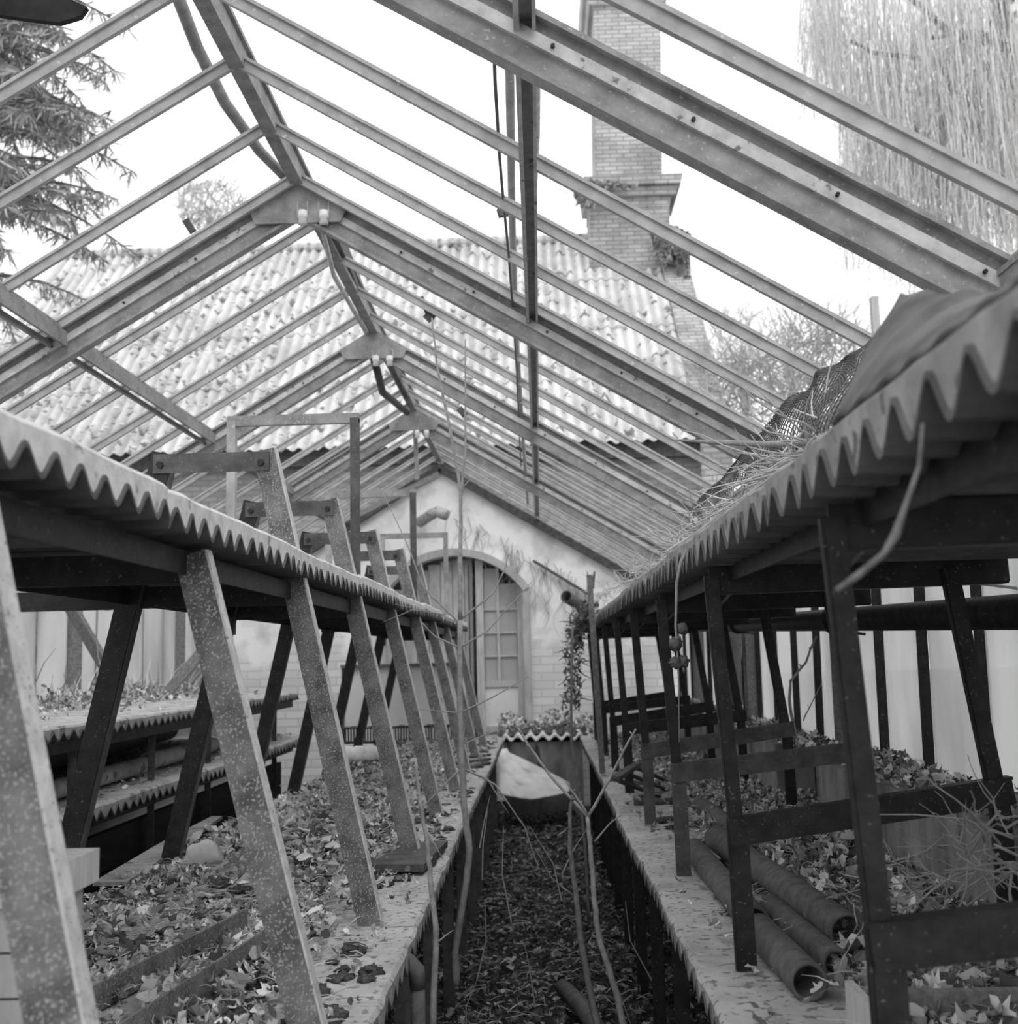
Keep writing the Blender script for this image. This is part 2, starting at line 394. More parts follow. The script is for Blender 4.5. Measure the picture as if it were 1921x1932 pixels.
# ---- side walls: sill, bars and panes
def side_wall(name, X, ys, sill, glass, barm, top, post_ys):
    w = thing(name, (X, 5, 0), None, None); struct(w)
    MB().box(X-.08, X+.08, -.5, YW, 0, EYE+sill).build('sill_wall', 'darkbrick', w)
    MB().bar(V(X, -.5, top), V(X, YW, top), .07, .09, (1, 0, 0)).build('eaves_plate', 'darksteel' if X > 0 else 'roofsteel', w)
    for i, y in enumerate(ys):
        MB().bar(V(X+R(-.01, .01), y, sill), V(X, y+R(-.015, .015), top), .02, .03, (0, 1, 0)).build('glazing_bar', barm, w)
        if i+1 < len(ys):
            y1 = ys[i+1]; dz = R(0, .03)
            MB().hexa([V(X+.012, y+.01, sill+dz), V(X+.018, y+.01, sill+dz), V(X+.018, y1-.01, sill+dz), V(X+.012, y1-.01, sill+dz),
                       V(X+.012, y+.01, top-.03), V(X+.018, y+.01, top-.03), V(X+.018, y1-.01, top-.03), V(X+.012, y1-.01, top-.03)]).build('pane', glass, w)
    for y in post_ys:
        MB().bar(V(X-.02*(1 if X > 0 else -1), y, -EYE), V(X-.02*(1 if X > 0 else -1), y, top), .11, .09, (0, 1, 0)).build('post', 'wood', w)
    return w
side_wall('wall_right', XR, [.9+.47*i for i in range(21)], SILL, 'glass', 'darksteel', roofz(XR)-.04, [2.43, 4.6, 6.6, 8.8])
side_wall('wall_left', XL, [.3+.45*i for i in range(23)], -.18, 'glassleft', 'wood', roofz(XL)-.04, [7.1, 4.5, 9.2])

# ------------------------------------------------------------------ roof frame
rf = thing('roof_frame', (RX, 5.3, EYE+RZ), 'bare steel roof frame of the greenhouse, its glass gone, open to the white sky', 'roof frame')
def tee(p, q, w, h, mb=None):   # glazing bar: flange over a web
    mb = mb or MB(); mb.bar(p, q, w, .010, (0, 1, 0)); 
    p = Vector(p); q = Vector(q); t = (q-p).normalized(); nrm = Vector((0, 1, 0)).cross(t)
    if nrm.z > 0: nrm = -nrm
    o = nrm*(h/2); mb.bar(p+o, q+o, w*.5, h, (0, 1, 0)); return mb
YB = [2.04+.45*k for k in range(20)]
for i, y in enumerate(YB):
    j = R(-.015, .015)
    tee(V(RX+.02, y+j, RZ-.01), V(XR+.06, y+j+R(-.02, .02), roofz(XR+.06)), .032, .034).build('glazing_bar', 'barsteel', rf)
    if i > 0: tee(V(RX-.02, y+j, RZ-.01), V(XL-.06, y+j+R(-.02, .02), roofz(XL-.06)), .032, .034).build('glazing_bar', 'barsteel', rf)
# principals
PY = [2.24, 4.33, 6.39, 8.48]
for y in PY:
    for sx in (1, -1):
        xe = XR if sx > 0 else XL
        dz = -.02
        a = V(RX+sx*.02, y, RZ-.02+dz); b = V(xe, y, roofz(xe)+dz)
        t = (b-a).normalized(); nd = Vector((0, 1, 0)).cross(t); nd = nd if nd.z < 0 else -nd
        pr = MB()
        pr.bar(a+nd*.055, b+nd*.055, .012, .11, (0, 1, 0))
        pr.bar(a, b, .06, .012, (0, 1, 0)); pr.bar(a+nd*.112, b+nd*.112, .045, .012, (0, 1, 0))
        pc = pr.build('principal_rafter', 'roofsteel', rf)
        st = MB(); st.bar(a+nd*.045+Vector((0, -.012, 0)), b+nd*.045+Vector((0, -.012, 0)), .012, .028, (0, 1, 0))
        st.build('zinc_strip', 'zinc', pc)
        bl = MB(); L = (b-a).length
        for k in range(int(L/.33)):
            p = a+t*(.15+.33*k)+nd*.045; bl.tube([p+Vector((0, -.026, 0)), p+Vector((0, -.018, 0))], .0045, 8)
        bl.build('bolt', 'darksteel', pc)
    gp = MB()
    gp.prism([V(RX, y-.03, RZ-.03), V(RX+.19, y-.03, RZ-.15), V(RX+.17, y-.03, RZ-.195), V(RX-.17, y-.03, RZ-.195), V(RX-.19, y-.03, RZ-.15)], (0, .012, 0))
    gp.build('gusset_plate', 'roofsteel', rf)
rb = MB(); rb.bar(V(RX, -.2, RZ-.01), V(RX, YW+.1, RZ-.01), .05, .07, (1, 0, 0)); rb.bar(V(RX, -.2, RZ+.03), V(RX, YW+.1, RZ+.03), .075, .014, (1, 0, 0))
rb.build('ridge_beam', 'roofsteel', rf)
def purlin(X, zoff, kind, parts):
    mb = MB(); z = roofz(X)+zoff
    for dx, dz, w, h in parts: mb.bar(V(X+dx, -.2, z+dz), V(X+dx, YW, z+dz), w, h, (1, 0, 0))
    return mb.build('purlin', kind, rf)
purlin(.0, -.035, 'zinc', [(0, 0, .045, .012), (-.016, -.02, .012, .04), (.02, -.02, .008, .035)])
purlin(-1.86, -.04, 'roofsteel', [(0, 0, .06, .012), (.025, -.025, .012, .055), (-.03, .04, .035, .02), (-.035, -.045, .016, .02), (.01, .02, .012, .016)])
purlin(.96, -.045, 'roofsteel', [(0, 0, .06, .012), (-.02, -.03, .012, .06), (.02, .03, .03, .02)])
# broken bits still hanging on the frame
for (px, py, Y, dx, dz, w) in ((795, 560, 5.2, .03, -.09, .02), (805, 590, 5.2, .03, -.03, .05), (350, 415, 4.53, .03, -.05, .03), (388, 460, 4.6, .05, -.07, .03), (866, 770, 7.0, .04, -.05, .04), (940, 402, 3.8, .04, .01, .03)):
    p = W(px, py, Y); MB().bar(p, p+Vector((dx, .01, dz)), .02, w, (0, 1, 0)).build('cleat', 'darkgrey', rf)
# curved pipe hung beside the ridge
pts = [W(322, -40, 3.2), W(338, 0, 3.3), W(372, 90, 3.55), W(425, 195, 3.85), W(490, 285, 4.15), W(556, 352, 4.48)]
tag(MB().tube(pts, .021, 10).build('pipe', 'roofsteel', smooth=True), 'bent steel pipe hanging just left of the ridge near the top of the picture', 'pipe')
pts = [W(700, 658, 6.55), W(712, 700, 6.9), W(722, 740, 7.3), W(768, 778, 8.3)]
tag(MB().tube(pts, .025, 10).build('pipe', 'darksteel', smooth=True), 'dark bent pipe hanging below the ridge between the second and third gusset plates', 'pipe')
pts = [W(600, 400, 4.6), W(630, 520, 5.2), W(698, 640, 6.5)]
tag(MB().tube(pts, .012, 8).build('conduit', 'zinc', smooth=True), 'thin pale conduit running under the ridge behind the nearest gusset plate', 'conduit')
b = MB().bar(W(618, 400, 4.7), W(705, 612, 6.5), .03, .09, (1, 0, 0)); tag(b.build('plank', 'darkgrey'), 'dark plank hanging under the ridge between the nearest and middle gusset plates', 'plank')
b = MB().bar(W(735, 672, 6.8), W(778, 765, 8.6), .03, .09, (1, 0, 0)); tag(b.build('plank', 'darkgrey'), 'dark plank under the ridge between the middle and farthest gusset plates', 'plank')
# conduits along the middle purlin
pts = [W(955, -30, 2.3), W(962, 150, 2.75), W(966, 400, 3.6), W(972, 600, 4.6), W(985, 800, 6.7), W(996, 950, 10.0)]
tag(MB().tube(pts, .012, 8).build('conduit', 'barsteel', smooth=True), 'straight grey conduit running just left of the overhead purlin', 'conduit')
pts = [W(1012, 60, 2.55), W(1012, 250, 3.05), W(1003, 450, 3.8), W(1000, 560, 4.4)]
tag(MB().tube(pts, .011, 8).build('conduit', 'zinc', smooth=True), 'bright thin pipe along the right side of the overhead purlin', 'conduit')
pts = [W(928, -30, 2.3), W(934, 150, 2.7), W(943, 300, 3.1), W(950, 380, 3.4), W(960, 480, 3.8), W(968, 590, 4.4), W(975, 700, 5.3), W(983, 880, 8.2)]
tag(MB().tube(pts, .0045, 6).build('cable', 'cable', smooth=True), 'thin loose cable dangling left of the overhead purlin', 'cable')
# porcelain insulators under the gusset plates
nm = ['nearest', 'middle', 'farthest']
for i, (y, pxs, py) in enumerate(((4.3, (571, 611), 398), (6.36, (709, 735), 672), (8.46, (787, 805), 812))):
    for k, px in enumerate(pxs):
        p = W(px, py, y)
        t = thing('insulator', p, 'white porcelain insulator under the %s gusset plate, %s one of its pair' % (nm[i], ('left', 'right')[k]), 'insulator', 'porcelain insulators under the ridge')
        MB().tube([p, p+Vector((0, 0, -.028)), p+Vector((0, 0, -.032)), p+Vector((0, 0, -.055))], [.019, .021, .015, .019], 12).build('body', 'porcelain', t, True)
        for dx in (-.02, .02): MB().bar(p+Vector((dx, 0, .04)), p+Vector((dx, 0, -.01)), .004, .006).build('bracket', 'barsteel', t)
# dark torn board caught at the top left
pts = [W(-40, -30, 2.9), W(70, -30, 2.9), W(163, 12, 2.9), W(150, 30, 2.9), W(110, 42, 2.9), W(60, 36, 2.9), W(-40, 22, 2.9)]
tag(MB().prism(pts, (0, .02, 0)).build('torn_board', 'black'), 'dark torn scrap of board hanging in the top left corner', 'scrap')
# hanging post and loose timber at the far gable
tag(MB().bar(W(783, 800, 8.6), W(787, 905, 8.6), .03, .03).build('hanging_post', 'roofsteel'), 'short steel post hanging from the far end of the ridge', 'post')
tag(MB().bar(W(828, 895, 10.4), W(675, 972, 10.4), .05, .05).build('timber_batten', 'wood'), 'loose batten lying against the far gable below the ridge', 'batten')
# pipes on the end wall
pe = MB().tube([W(793, 985, 10.7), W(815, 970, 10.45), W(825, 965, 10.4), W(842, 972, 10.35)], .052, 16)
tag(pe.build('stovepipe_elbow', 'palepipe', smooth=True), 'bent stovepipe sticking out of the white end wall above the arch', 'stovepipe')
pe = MB().pipe(W(1068, 1125, 10.3), W(1112, 1152, 10.72), .055)
tag(pe.build('pipe_stub', 'pipe', smooth=True), 'short pipe stub poking out of the white wall right of the arch', 'pipe')
tag(MB().bar(W(1006, 1058, 10.7), W(1112, 1122, 10.7), .03, .025).build('rail', 'darkgrey'), 'thin slanting rail fixed on the white wall right of the arch', 'rail')

# ------------------------------------------------------------------ corrugated bench and shelf slabs
def slab(name, x0, x1, y0, y1, top, label, cat, thick=.03, pp=.028, pitch=.08, sheetlen=1.0, jx=.006, jz=.004, zf=None, group=None, topmat='benchtop', ends=None):
    """flat screed on a corrugated sheet; x0 is the path edge; heights relative to the eye"""
    t = thing(name, ((x0+x1)/2, (y0+y1)/2, EYE+top-thick-pp), label, cat, group)
    s = 1 if x1 > x0 else -1
    st = MB(); sc = MB(); N = max(2, int((y1-y0)/pitch*10)); rows = []
    for i in range(N+1):
        y = y0+(y1-y0)*i/N; k = int((y-y0)/sheetlen)
        rnd = random.Random(k*31+int(abs(x0)*100)); ox = rnd.uniform(-jx, jx)*s; oz = rnd.uniform(-jz, jz)
        if zf: oz += zf(y)
        ox += .006*noise.noise(Vector((y*9, x0*5, 1)))
        wv = .5+.5*math.cos(2*math.pi*y/pitch+k*.7)
        wv = wv**.8
        zb = top-thick-pp*wv+oz+.003*noise.noise(Vector((y*14, x0*7, 3)))
        tz = top+oz+.004*noise.noise(Vector((y*6, x0*3, 9)))
        rows.append((y, ox, zb, tz))
    e = .007
    nx = 2
    for (y, ox, zb, tz) in rows:
        st.v += [V(x0+ox-s*.004, y, zb), V(x1, y, zb), V(x1, y, zb+e), V(x0+ox-s*.004, y, zb+e)]
        sc.v += [V(x0+ox, y, zb+e+.001), V(x1, y, zb+e+.001), V(x1, y, tz), V(x0+ox+s*.008, y, tz), V(x0+ox, y, tz-.008)]
    for i in range(N):
        a = i*4; b = a+4
        for j in range(4): st.f.append((a+j, a+(j+1) % 4, b+(j+1) % 4, b+j))
        a = i*5; b = a+5
        for j in range(5): sc.f.append((a+j, a+(j+1) % 5, b+(j+1) % 5, b+j))
    st.f += [(0, 3, 2, 1), tuple(4*N+k for k in range(4))]; sc.f += [(4, 3, 2, 1, 0), tuple(5*N+k for k in range(5))]
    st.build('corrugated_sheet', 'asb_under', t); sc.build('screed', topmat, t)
    return t
LB = slab('planting_bench', -.32, -1.28, .9, 9.4, ZB, 'long low bench left of the path, corrugated edge, covered with moss and dry leaves', 'bench', thick=.02, pp=.028)
RB = slab('planting_bench', .305, 1.14, .9, 9.5, ZB, 'long low bench right of the path, corrugated edge, carrying rusty pipes', 'bench', thick=.02, pp=.028)
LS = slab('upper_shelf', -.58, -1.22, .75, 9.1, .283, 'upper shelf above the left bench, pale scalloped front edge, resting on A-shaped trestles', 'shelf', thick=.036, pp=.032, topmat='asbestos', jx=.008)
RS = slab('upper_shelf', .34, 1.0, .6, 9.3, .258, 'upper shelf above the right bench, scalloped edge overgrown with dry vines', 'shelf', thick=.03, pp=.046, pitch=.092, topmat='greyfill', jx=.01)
TU = slab('tiered_shelf', -1.65, -2.85, 1.2, 7.8, -.20, 'upper tier of the pale shelving against the left glass wall', 'shelf', thick=.024, pp=.026, pitch=.08, topmat='tiertop')
TL = slab('tiered_shelf', -1.60, -2.5, 1.2, 7.9, -.49, 'lower tier of the pale shelving against the left wall, clay pipe on it', 'shelf', thick=.026, pp=.03, pitch=.08, topmat='tiertop')
# edge rails under the slabs
for nme, X, z, y0, y1, lab in (('edge_rail', -.655, .19, .8, 9.0, 'dark rail under the front of the left upper shelf'), ('edge_rail', .43, .18, .75, 9.2, 'dark rail under the front of the right upper shelf'),
                          ('edge_rail', -1.07, .185, .8, 9.0, 'dark rail under the back of the left upper shelf'), ('edge_rail', -1.69, -.265, 1.3, 7.7, 'dark rail under the front of the upper left tier'), ('edge_rail', -1.69, -.555, 1.3, 7.7, 'dark rail under the front of the lower left tier')):
    mb = MB().bar(V(X, y0, z+.012), V(X, y1, z+.012), .04, .006, (1, 0, 0)).bar(V(X+(.018 if X < 0 else -.018), y0, z-.008), V(X+(.018 if X < 0 else -.018), y1, z-.008), .006, .04, (1, 0, 0))
    tag(mb.build(nme, 'darksteel'), lab, 'rail')
# bench posts
def posts(X, ys, z, mname, labf, group, w=.04, foot=-EYE+.02):
    for i, y in enumerate(ys):
        mb = MB().bar(V(X, y, foot), V(X, y, z), w, .006, (1, 0, 0)).bar(V(X-(w/2 if X < 0 else -w/2), y+.02, foot), V(X-(w/2 if X < 0 else -w/2), y+.02, z), .006, w, (1, 0, 0))
        tag(mb.build('bench_post', mname), labf(i), 'post', group)
posts(-.375, [1.6+.72*i for i in range(11)], ZB-.05, 'darkgrey', lambda i: '%s angle-iron post under the path edge of the left bench' % ORD[i], 'posts under the left bench')
posts(.365, [1.95+.68*i for i in range(11)], ZB-.05, 'darksteel', lambda i: '%s angle-iron post under the path edge of the right bench' % ORD[i], 'posts under the right bench')
posts(-1.70, [3.3, 4.15, 5.0, 5.85, 7.3], -.22, 'darkgrey', lambda i: '%s post carrying the pale shelving along the left wall' % ORD[i], 'posts of the left tiered shelving', w=.03)
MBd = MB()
for k in range(5): MBd.box(-1.78, -1.745, 1.2, 7.7, .0+k*.155, .148+k*.155)  # near-black boards filling the space below the lower tier
tag(MBd.build('board_partition', 'darkwood'), 'dark boards closing the space below the left shelving', 'boards')
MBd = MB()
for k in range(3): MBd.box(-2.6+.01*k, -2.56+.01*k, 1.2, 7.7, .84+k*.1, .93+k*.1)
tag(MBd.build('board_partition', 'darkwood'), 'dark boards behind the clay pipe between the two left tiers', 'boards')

# ------------------------------------------------------------------ left A trestles
def angle(p, q, w, dflange, side=1):
    """L-section leg: broad face to the viewer (along x), flange going back"""
    p = Vector(p); q = Vector(q); t = (q-p).normalized(); a = Vector((1, 0, 0)); a = (a-t*a.dot(t)).normalized()
    face = MB().bar(p, q, w, .007, a)
    fl = MB(); o = a*(side*w/2); fl.bar(p+o+Vector((0, dflange/2, 0)), q+o+Vector((0, dflange/2, 0)), .008, dflange, a)
    return face, fl
LY = [1.2, 2.04, 2.9, 3.83, 4.8, 5.65, 6.6, 7.65, 8.65]
for i, y in enumerate(LY):
    tall = 2 <= i <= 6
    t = thing('shelf_trestle', V(-.84, y, ZB), '%s A-shaped steel trestle standing on the left bench%s' % (ORD[i], ', its top bar rising above the shelf' if tall else ''), 'trestle', 'A-shaped trestles on the left bench')
    zt = .55 if tall else .20
    lean = .225
    j = R(-.01, .01) if i > 1 else 0
    w = .056 if i < 4 else .052
    sp = 0.0
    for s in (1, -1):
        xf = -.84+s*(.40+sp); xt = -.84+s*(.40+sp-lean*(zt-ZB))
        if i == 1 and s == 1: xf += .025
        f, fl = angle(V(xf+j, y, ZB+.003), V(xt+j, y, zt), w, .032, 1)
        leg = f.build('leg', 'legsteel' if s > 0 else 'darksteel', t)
        fl.build('flange', 'leglit' if s > 0 else 'darkgrey', leg)  # flange coloured paler than the leg face, as if lit
    xt = .40-lean*(.17-ZB)
    MB().bar(V(-.84-xt-.03, y+.006+.012, .175), V(-.84+xt+.0, y+.018, .175), .008, .055, (0, 1, 0)).bar(V(-.84-xt, y+.03, .20), V(-.84+xt, y+.03, .20), .03, .006, (0, 1, 0)).build('crossbar', 'darksteel', t)
    if i == 0 or i == 1 or i == 2:
        MB().bar(V(-1.75, y+.03, .172), V(-.84-xt+.02, y+.03, .172), .008, .05, (0, 1, 0)).build('shelf_arm', 'darksteel', t)
    if tall:
        xt = .40-lean*(zt-ZB)
        MB().bar(V(-.84-xt-.02, y-.008, zt-.03), V(-.84+xt+.02, y-.008, zt-.03), .008, .05, (0, 1, 0)).build('top_bar', 'darkgrey', t)
        for s in (1, -1):
            p = V(-.84+s*xt, y-.012, zt-.035); MB().tube([p, p+Vector((0, -.012, 0))], .009, 6).build('bolt', 'darksteel', t)
for i, y in enumerate((3.86, 5.68, 7.68)):
    t = thing('support_hoop', V(-.84, y, .2), '%s rectangular steel hoop standing up through the left upper shelf' % ('near', 'middle', 'far')[i], 'hoop', 'rectangular hoops on the left shelf')
    z = .84; mb = MB()
    for s in (1, -1):
        MB().bar(V(-.84+s*.215, y+.02, .10), V(-.84+s*.215, y+.02, z), .03, .03, (1, 0, 0)).build('upright', 'barsteel' if s < 0 else 'darkgrey' if i < 2 else 'roofsteel', t)
    MB().bar(V(-1.07, y+.02, z), V(-.61, y+.02, z), .025, .035, (0, 1, 0)).build('top_bar', 'roofsteel', t)

# ------------------------------------------------------------------ right stands
RY = [1.41+1.02*i for i in range(8)]
for i, y in enumerate(RY):
    t = thing('shelf_stand', V(.68, y, ZB), '%s dark steel stand on the right bench, carrying the upper shelf' % ORD[i], 'stand', 'dark shelf stands on the right bench')
    def leg(name, p, q, w, m='darksteel', side=-1):
        f, fl = angle(p, q, w, .014, side); o = f.build(name, m, t); fl.build('flange', 'darkgrey' if m == 'darkgrey' else 'darksteel', o)
    far = i >= 5
    low = -.02*(i % 2)
    leg('leg', V(.405, y, ZB+.003), V(.40, y, -.325+low), .038, 'darkgrey' if i in (2, 3) else 'darksteel')
    leg('leg', V(.945, y, ZB+.003), V(.94, y, -.285), .035)
    a, b = V(.38, y-.006, -.35+low), V(.965, y-.006, -.295)
    MB().bar(a, b, .007, .052, (0, 1, 0)).bar(a+Vector((0, .015, .026)), b+Vector((0, .015, .026)), .035, .006, (0, 1, 0)).build('rail', 'darkgrey' if i in (2, 3) else 'darksteel', t)
    leg('upright', V(.40, y+.012, -.36), V(.370, y+.012, .165), .026)
    leg('upright', V(.94, y+.012, -.30), V(.875, y+.012, .17), .032)
    a, b = V(.365, y+.02, .155), V(1.0, y+.02, .165)
    MB().bar(a, b, .007, .055, (0, 1, 0)).bar(a+Vector((0, .02, -.028)), b+Vector((0, .02, -.028)), .04, .006, (0, 1, 0)).build('crossbeam', 'darksteel', t)
    MB().bar(V(.385, y+.03, .10), V(.42, y+.03, .135), .004, .006, (0, 1, 0)).build('brace', 'darkgrey', t)
# concrete ledge behind the stands
for y0, y1, lab in ((1.3, 4.2, 'near concrete ledge along the right glass wall, heaped with leaves'), (4.95, 9.5, 'far concrete ledge along the right glass wall')):
    c = MB(); n = int((y1-y0)/.1); 
    for k in range(n+1):
        y = y0+(y1-y0)*k/n; j = .004*noise.noise(Vector((y*7, 0, 0)))
        c.v += [V(.985+j, y, ZB), V(1.145, y, ZB), V(1.145, y, SILL), V(.985+j, y, SILL+j)]
    for k in range(n):
        a = 4*k
        for j in range(4): c.f.append((a+j, a+(j+1) % 4, a+4+(j+1) % 4, a+4+j))
    c.f += [(3, 2, 1, 0), tuple(4*n+k for k in range(4))]
    tag(c.build('concrete_ledge', 'concrete'), lab, 'ledge')
# heating pipe along the right wall
t = thing('heating_pipe', V(1.06, 1, .03), 'long dark heating pipe running along the right glass wall under the shelf', 'pipe')
A, B = V(1.075, 1.1, .045), V(1.075, 9.6, .225)
MB().tube([A, B], .041, 20).build('pipe_run', 'darksteel', t, True)
for k in (.155, .36, .60, .82):
    p = A.lerp(B, k); MB().tube([p, p+Vector((0, .05, 0))], .052, 20).build('collar', 'darksteel', t, True)
for k in (.16, .37, .62): 
    p = A.lerp(B, k); MB().bar(p+Vector((0, 0, -.04)), p+Vector((.12, 0, -.055)), .012, .01).build('bracket', 'darksteel', t)

# ------------------------------------------------------------------ things lying on the right bench
def lie(name, pa, pb, r, lab, m='pipe', z=ZB, cat='pipe', group='rusty pipes lying on the right bench', hollow=True):
    a = WZ(*pa, EYE+z+r); b = WZ(*pb, EYE+z+r)
    mb = MB().pipe(a, b, r, .007) if hollow else MB().tube([a, b], r, 12)
    if hollow: c_ = a+(b-a).normalized()*min(.12, (b-a).length*.4); mb.tube([c_, c_+(b-a).normalized()*.01], r-.006, 16)  # added disc inside blocks light so the open end looks dark
    o = tag(mb.build(name, m, smooth=False), lab, cat, group)
    for p in o.data.polygons: p.use_smooth = len(p.vertices) == 4
    return o
lie('pipe', (1527, 1853), (1432, 1755), .036, 'short rusty pipe with a dark open end, lying nearest on the right bench edge')
lie('pipe', (1425, 1740), (1310, 1603), .036, 'rusty pipe lying end to end behind the nearest open pipe, along the bench edge')
lie('pipe', (1601, 1760), (1352, 1582), .040, 'longest rusty pipe on the right bench, open end facing the camera', z=ZB+.02)
lie('pipe', (1580, 1820), (1455, 1710), .030, 'rusty pipe squeezed between the two open-ended pipes')
lie('pipe', (1400, 1640), (1368, 1600), .030, 'short rusty pipe in the gap behind the second stand leg')
lie('pipe', (1740, 1678), (1552, 1563), .036, 'rusty pipe half buried in leaves beside the concrete ledge')
lie('pipe', (1395, 1572), (1322, 1520), .034, 'rusty pipe stub behind the second stand, far end rising from the leaves')
lie('pipe', (1196, 1513), (1270, 1512), .016, 'thin pipe lying crosswise by the third stand leg')
lie('pipe', (1700, 1730), (1860, 1700), .03, 'rusty pipe under tangled stalks behind the nearest stand')
# block under rail
p = WZ(1430, 1590, EYE+ZB); tag(MB().box(p.x-.03, p.x+.03, p.y, p.y+.08, p.z, p.z+.07).build('brick', 'darksteel'), 'dark square block under the rail of the second stand', 'block')
# open crate in the bottom right corner
cr = thing('wooden_crate', V(.72, 1.75, ZB), 'shallow wooden crate in the bottom right corner, pale front board, litter inside', 'crate')
def brd(a, b, c, d, e, f, m='palewood', nme='board'): MB().box(a, b, c, d, EYE+e, EYE+f).build(nme, m, cr)
brd(.505, .52, 1.52, 2.05, ZB, ZB+.085, 'palewood', 'side_board')
brd(.52, 1.0, 2.03, 2.05, ZB, ZB+.07, 'wood', 'end_board')
brd(.52, 1.0, 1.55, 1.57, ZB, ZB+.05, 'palewood', 'end_board')
brd(.52, 1.0, 1.57, 2.03, ZB, ZB+.008, 'darkwood', 'bottom')
tag(MB().box(.86, .93, 1.60, 1.63, EYE+ZB+.052, EYE+ZB+.24).build('square_pot', 'darksteel'), 'dark square sheet standing in the crate in the bottom right corner', 'sheet')
# toppled slatted frame farther down the bench
t = thing('broken_pallet', V(.45, 5.6, ZB), 'broken slatted pallet leaning on the right bench behind the fourth stand', 'pallet')
a, b = WZ(1160, 1470, EYE+ZB+.14), WZ(1240, 1500, EYE+ZB+.01)
for k in range(3):
    o = Vector((.06*k, .25*k, 0)); MB().bar(a+o, b+o, .05, .012).build('slat', 'darksteel', t)
MB().bar(a, a+Vector((.14, .6, 0)), .04, .02).build('rail', 'darkgrey', t)
# ------------------------------------------------------------------ things on the left bench
for k, (x0, y0, x1, y1) in enumerate(((-.735, 1.85, -.62, 2.72), (-.90, 1.95, -.73, 2.85))):
    mb = MB().bar(V(x0, y0, ZB+.03), V(x1, y1, ZB+.03), .006, .05, (1, 0, 0)).bar(V(x0-.018, y0, ZB+.008), V(x1-.018, y1, ZB+.008), .035, .005, (1, 0, 0))
    tag(mb.build('metal_channel', 'legsteel'), ('right', 'left')[k]+' of the two long metal channels lying in the leaves on the left bench', 'channel', 'metal channels on the left bench')
# timber/brick pier bottom left
t = thing('brick_pier', V(-.86, 1.7, ZB), 'pale brick pier with a slab cap at the left edge of the picture', 'pier')
for k in range(5):
    z = ZB+.0+.062*k; MB().box(-1.0+R(-.004, .004), -.728+R(-.004, .004), 1.66, 1.84, EYE+z, EYE+z+.058).build('brick', 'paleconcrete', t)
MB().box(-1.02, -.71, 1.645, 1.85, EYE+ZB+.31, EYE+ZB+.36).build('cap', 'palewood', t)
p = WZ(385, 1638, EYE+ZB); tag(MB().blob(p+Vector((0, 0, .035)), .062, .05, .05, 24, 14, .12, 1.5).build('stone', 'stone', smooth=True), 'pale rounded stone lying on the leafy left bench', 'stone')
def flatboard(pts, th, nme, m, lab, cat, z=ZB+.01):
    P = [WZ(x, y, EYE+z) for x, y in pts]; tag(MB().prism(P, (0, 0, th)).build(nme, m), lab, cat)
flatboard([(690, 1645), (800, 1645), (845, 1598), (770, 1602)], .022, 'board', 'darkgrey', 'flat grey board at the path edge of the left bench by the third trestle', 'board')
flatboard([(175, 1672), (240, 1672), (420, 1545), (400, 1545), (310, 1592)], .012, 'board', 'concrete', 'thin flat board along the back edge of the left bench', 'board')
lie('pole', (652, 1480), (905, 1442), .016, 'pale pole lying across the far part of the left bench', 'wood', cat='pole', group=None, hollow=False)
for k in range(3): lie('stick', (850, 1432+8*k), (925, 1424+8*k), .009, 'dark stick lying at the far edge of the left bench, %s of the three' % ORD[k], 'darkgrey', cat='stick', group='sticks at the far edge of the left bench', hollow=False)
p = WZ(688, 1442, EYE+ZB)
sk = MB()
for k in range(4): sk.blob(p+Vector((-.11+.075*k, .01, .05)), .065, .07, .065, 16, 10, .1, 2)
tag(sk.build('plastic_sack', 'cloth', smooth=True), 'white crumpled plastic sack lying on the left bench before the enamel panel', 'sack')
t = thing('heater_panel', V(-1.08, 9.15, ZB), 'white enamel panel with dark grille foot at the far end of the left bench', 'panel')
MB().box(-1.57, -.60, 9.12, 9.16, EYE+ZB+.13, EYE-.05).build('panel', 'white', t)
MB().box(-1.59, -.58, 9.08, 9.2, EYE-.05, EYE-.025).build('top_cap', 'legsteel', t)
MB().box(-1.585, -1.565, 9.11, 9.17, EYE+ZB, EYE-.05).build('side_post', 'darkgrey', t)
gm = MB()
for k in range(44): x = -1.56+.022*k; gm.box(x, x+.009, 9.10, 9.13, EYE+ZB+.02, EYE+ZB+.12)
gm.box(-1.57, -.6, 9.10, 9.13, EYE+ZB, EYE+ZB+.02); gm.box(-1.57, -.6, 9.10, 9.13, EYE+ZB+.115, EYE+ZB+.13)
gm.build('grille', 'darkgrey', t)
# pipes between the tiers on the left
tag(MB().tube([V(-1.80, 2.6, -.445), V(-1.80, 5.2, -.44)], .036, 16).build('clay_pipe', 'palepipe', smooth=True), 'pale pipe lying along the lower left tier, near length', 'pipe')
o = MB().pipe(V(-1.84, 5.35, -.44), V(-1.84, 6.4, -.44), .04, .008); tag(o.build('clay_pipe', 'palepipe'), 'pale open-ended pipe on the lower left tier, farther length', 'pipe')
tag(MB().tube([V(-2.15, 2.4, -.40), V(-2.15, 6.6, -.36)], .06, 16).build('drain_pipe', 'pipe', smooth=True), 'thick dark pipe behind the pale pipes on the lower left tier', 'pipe')
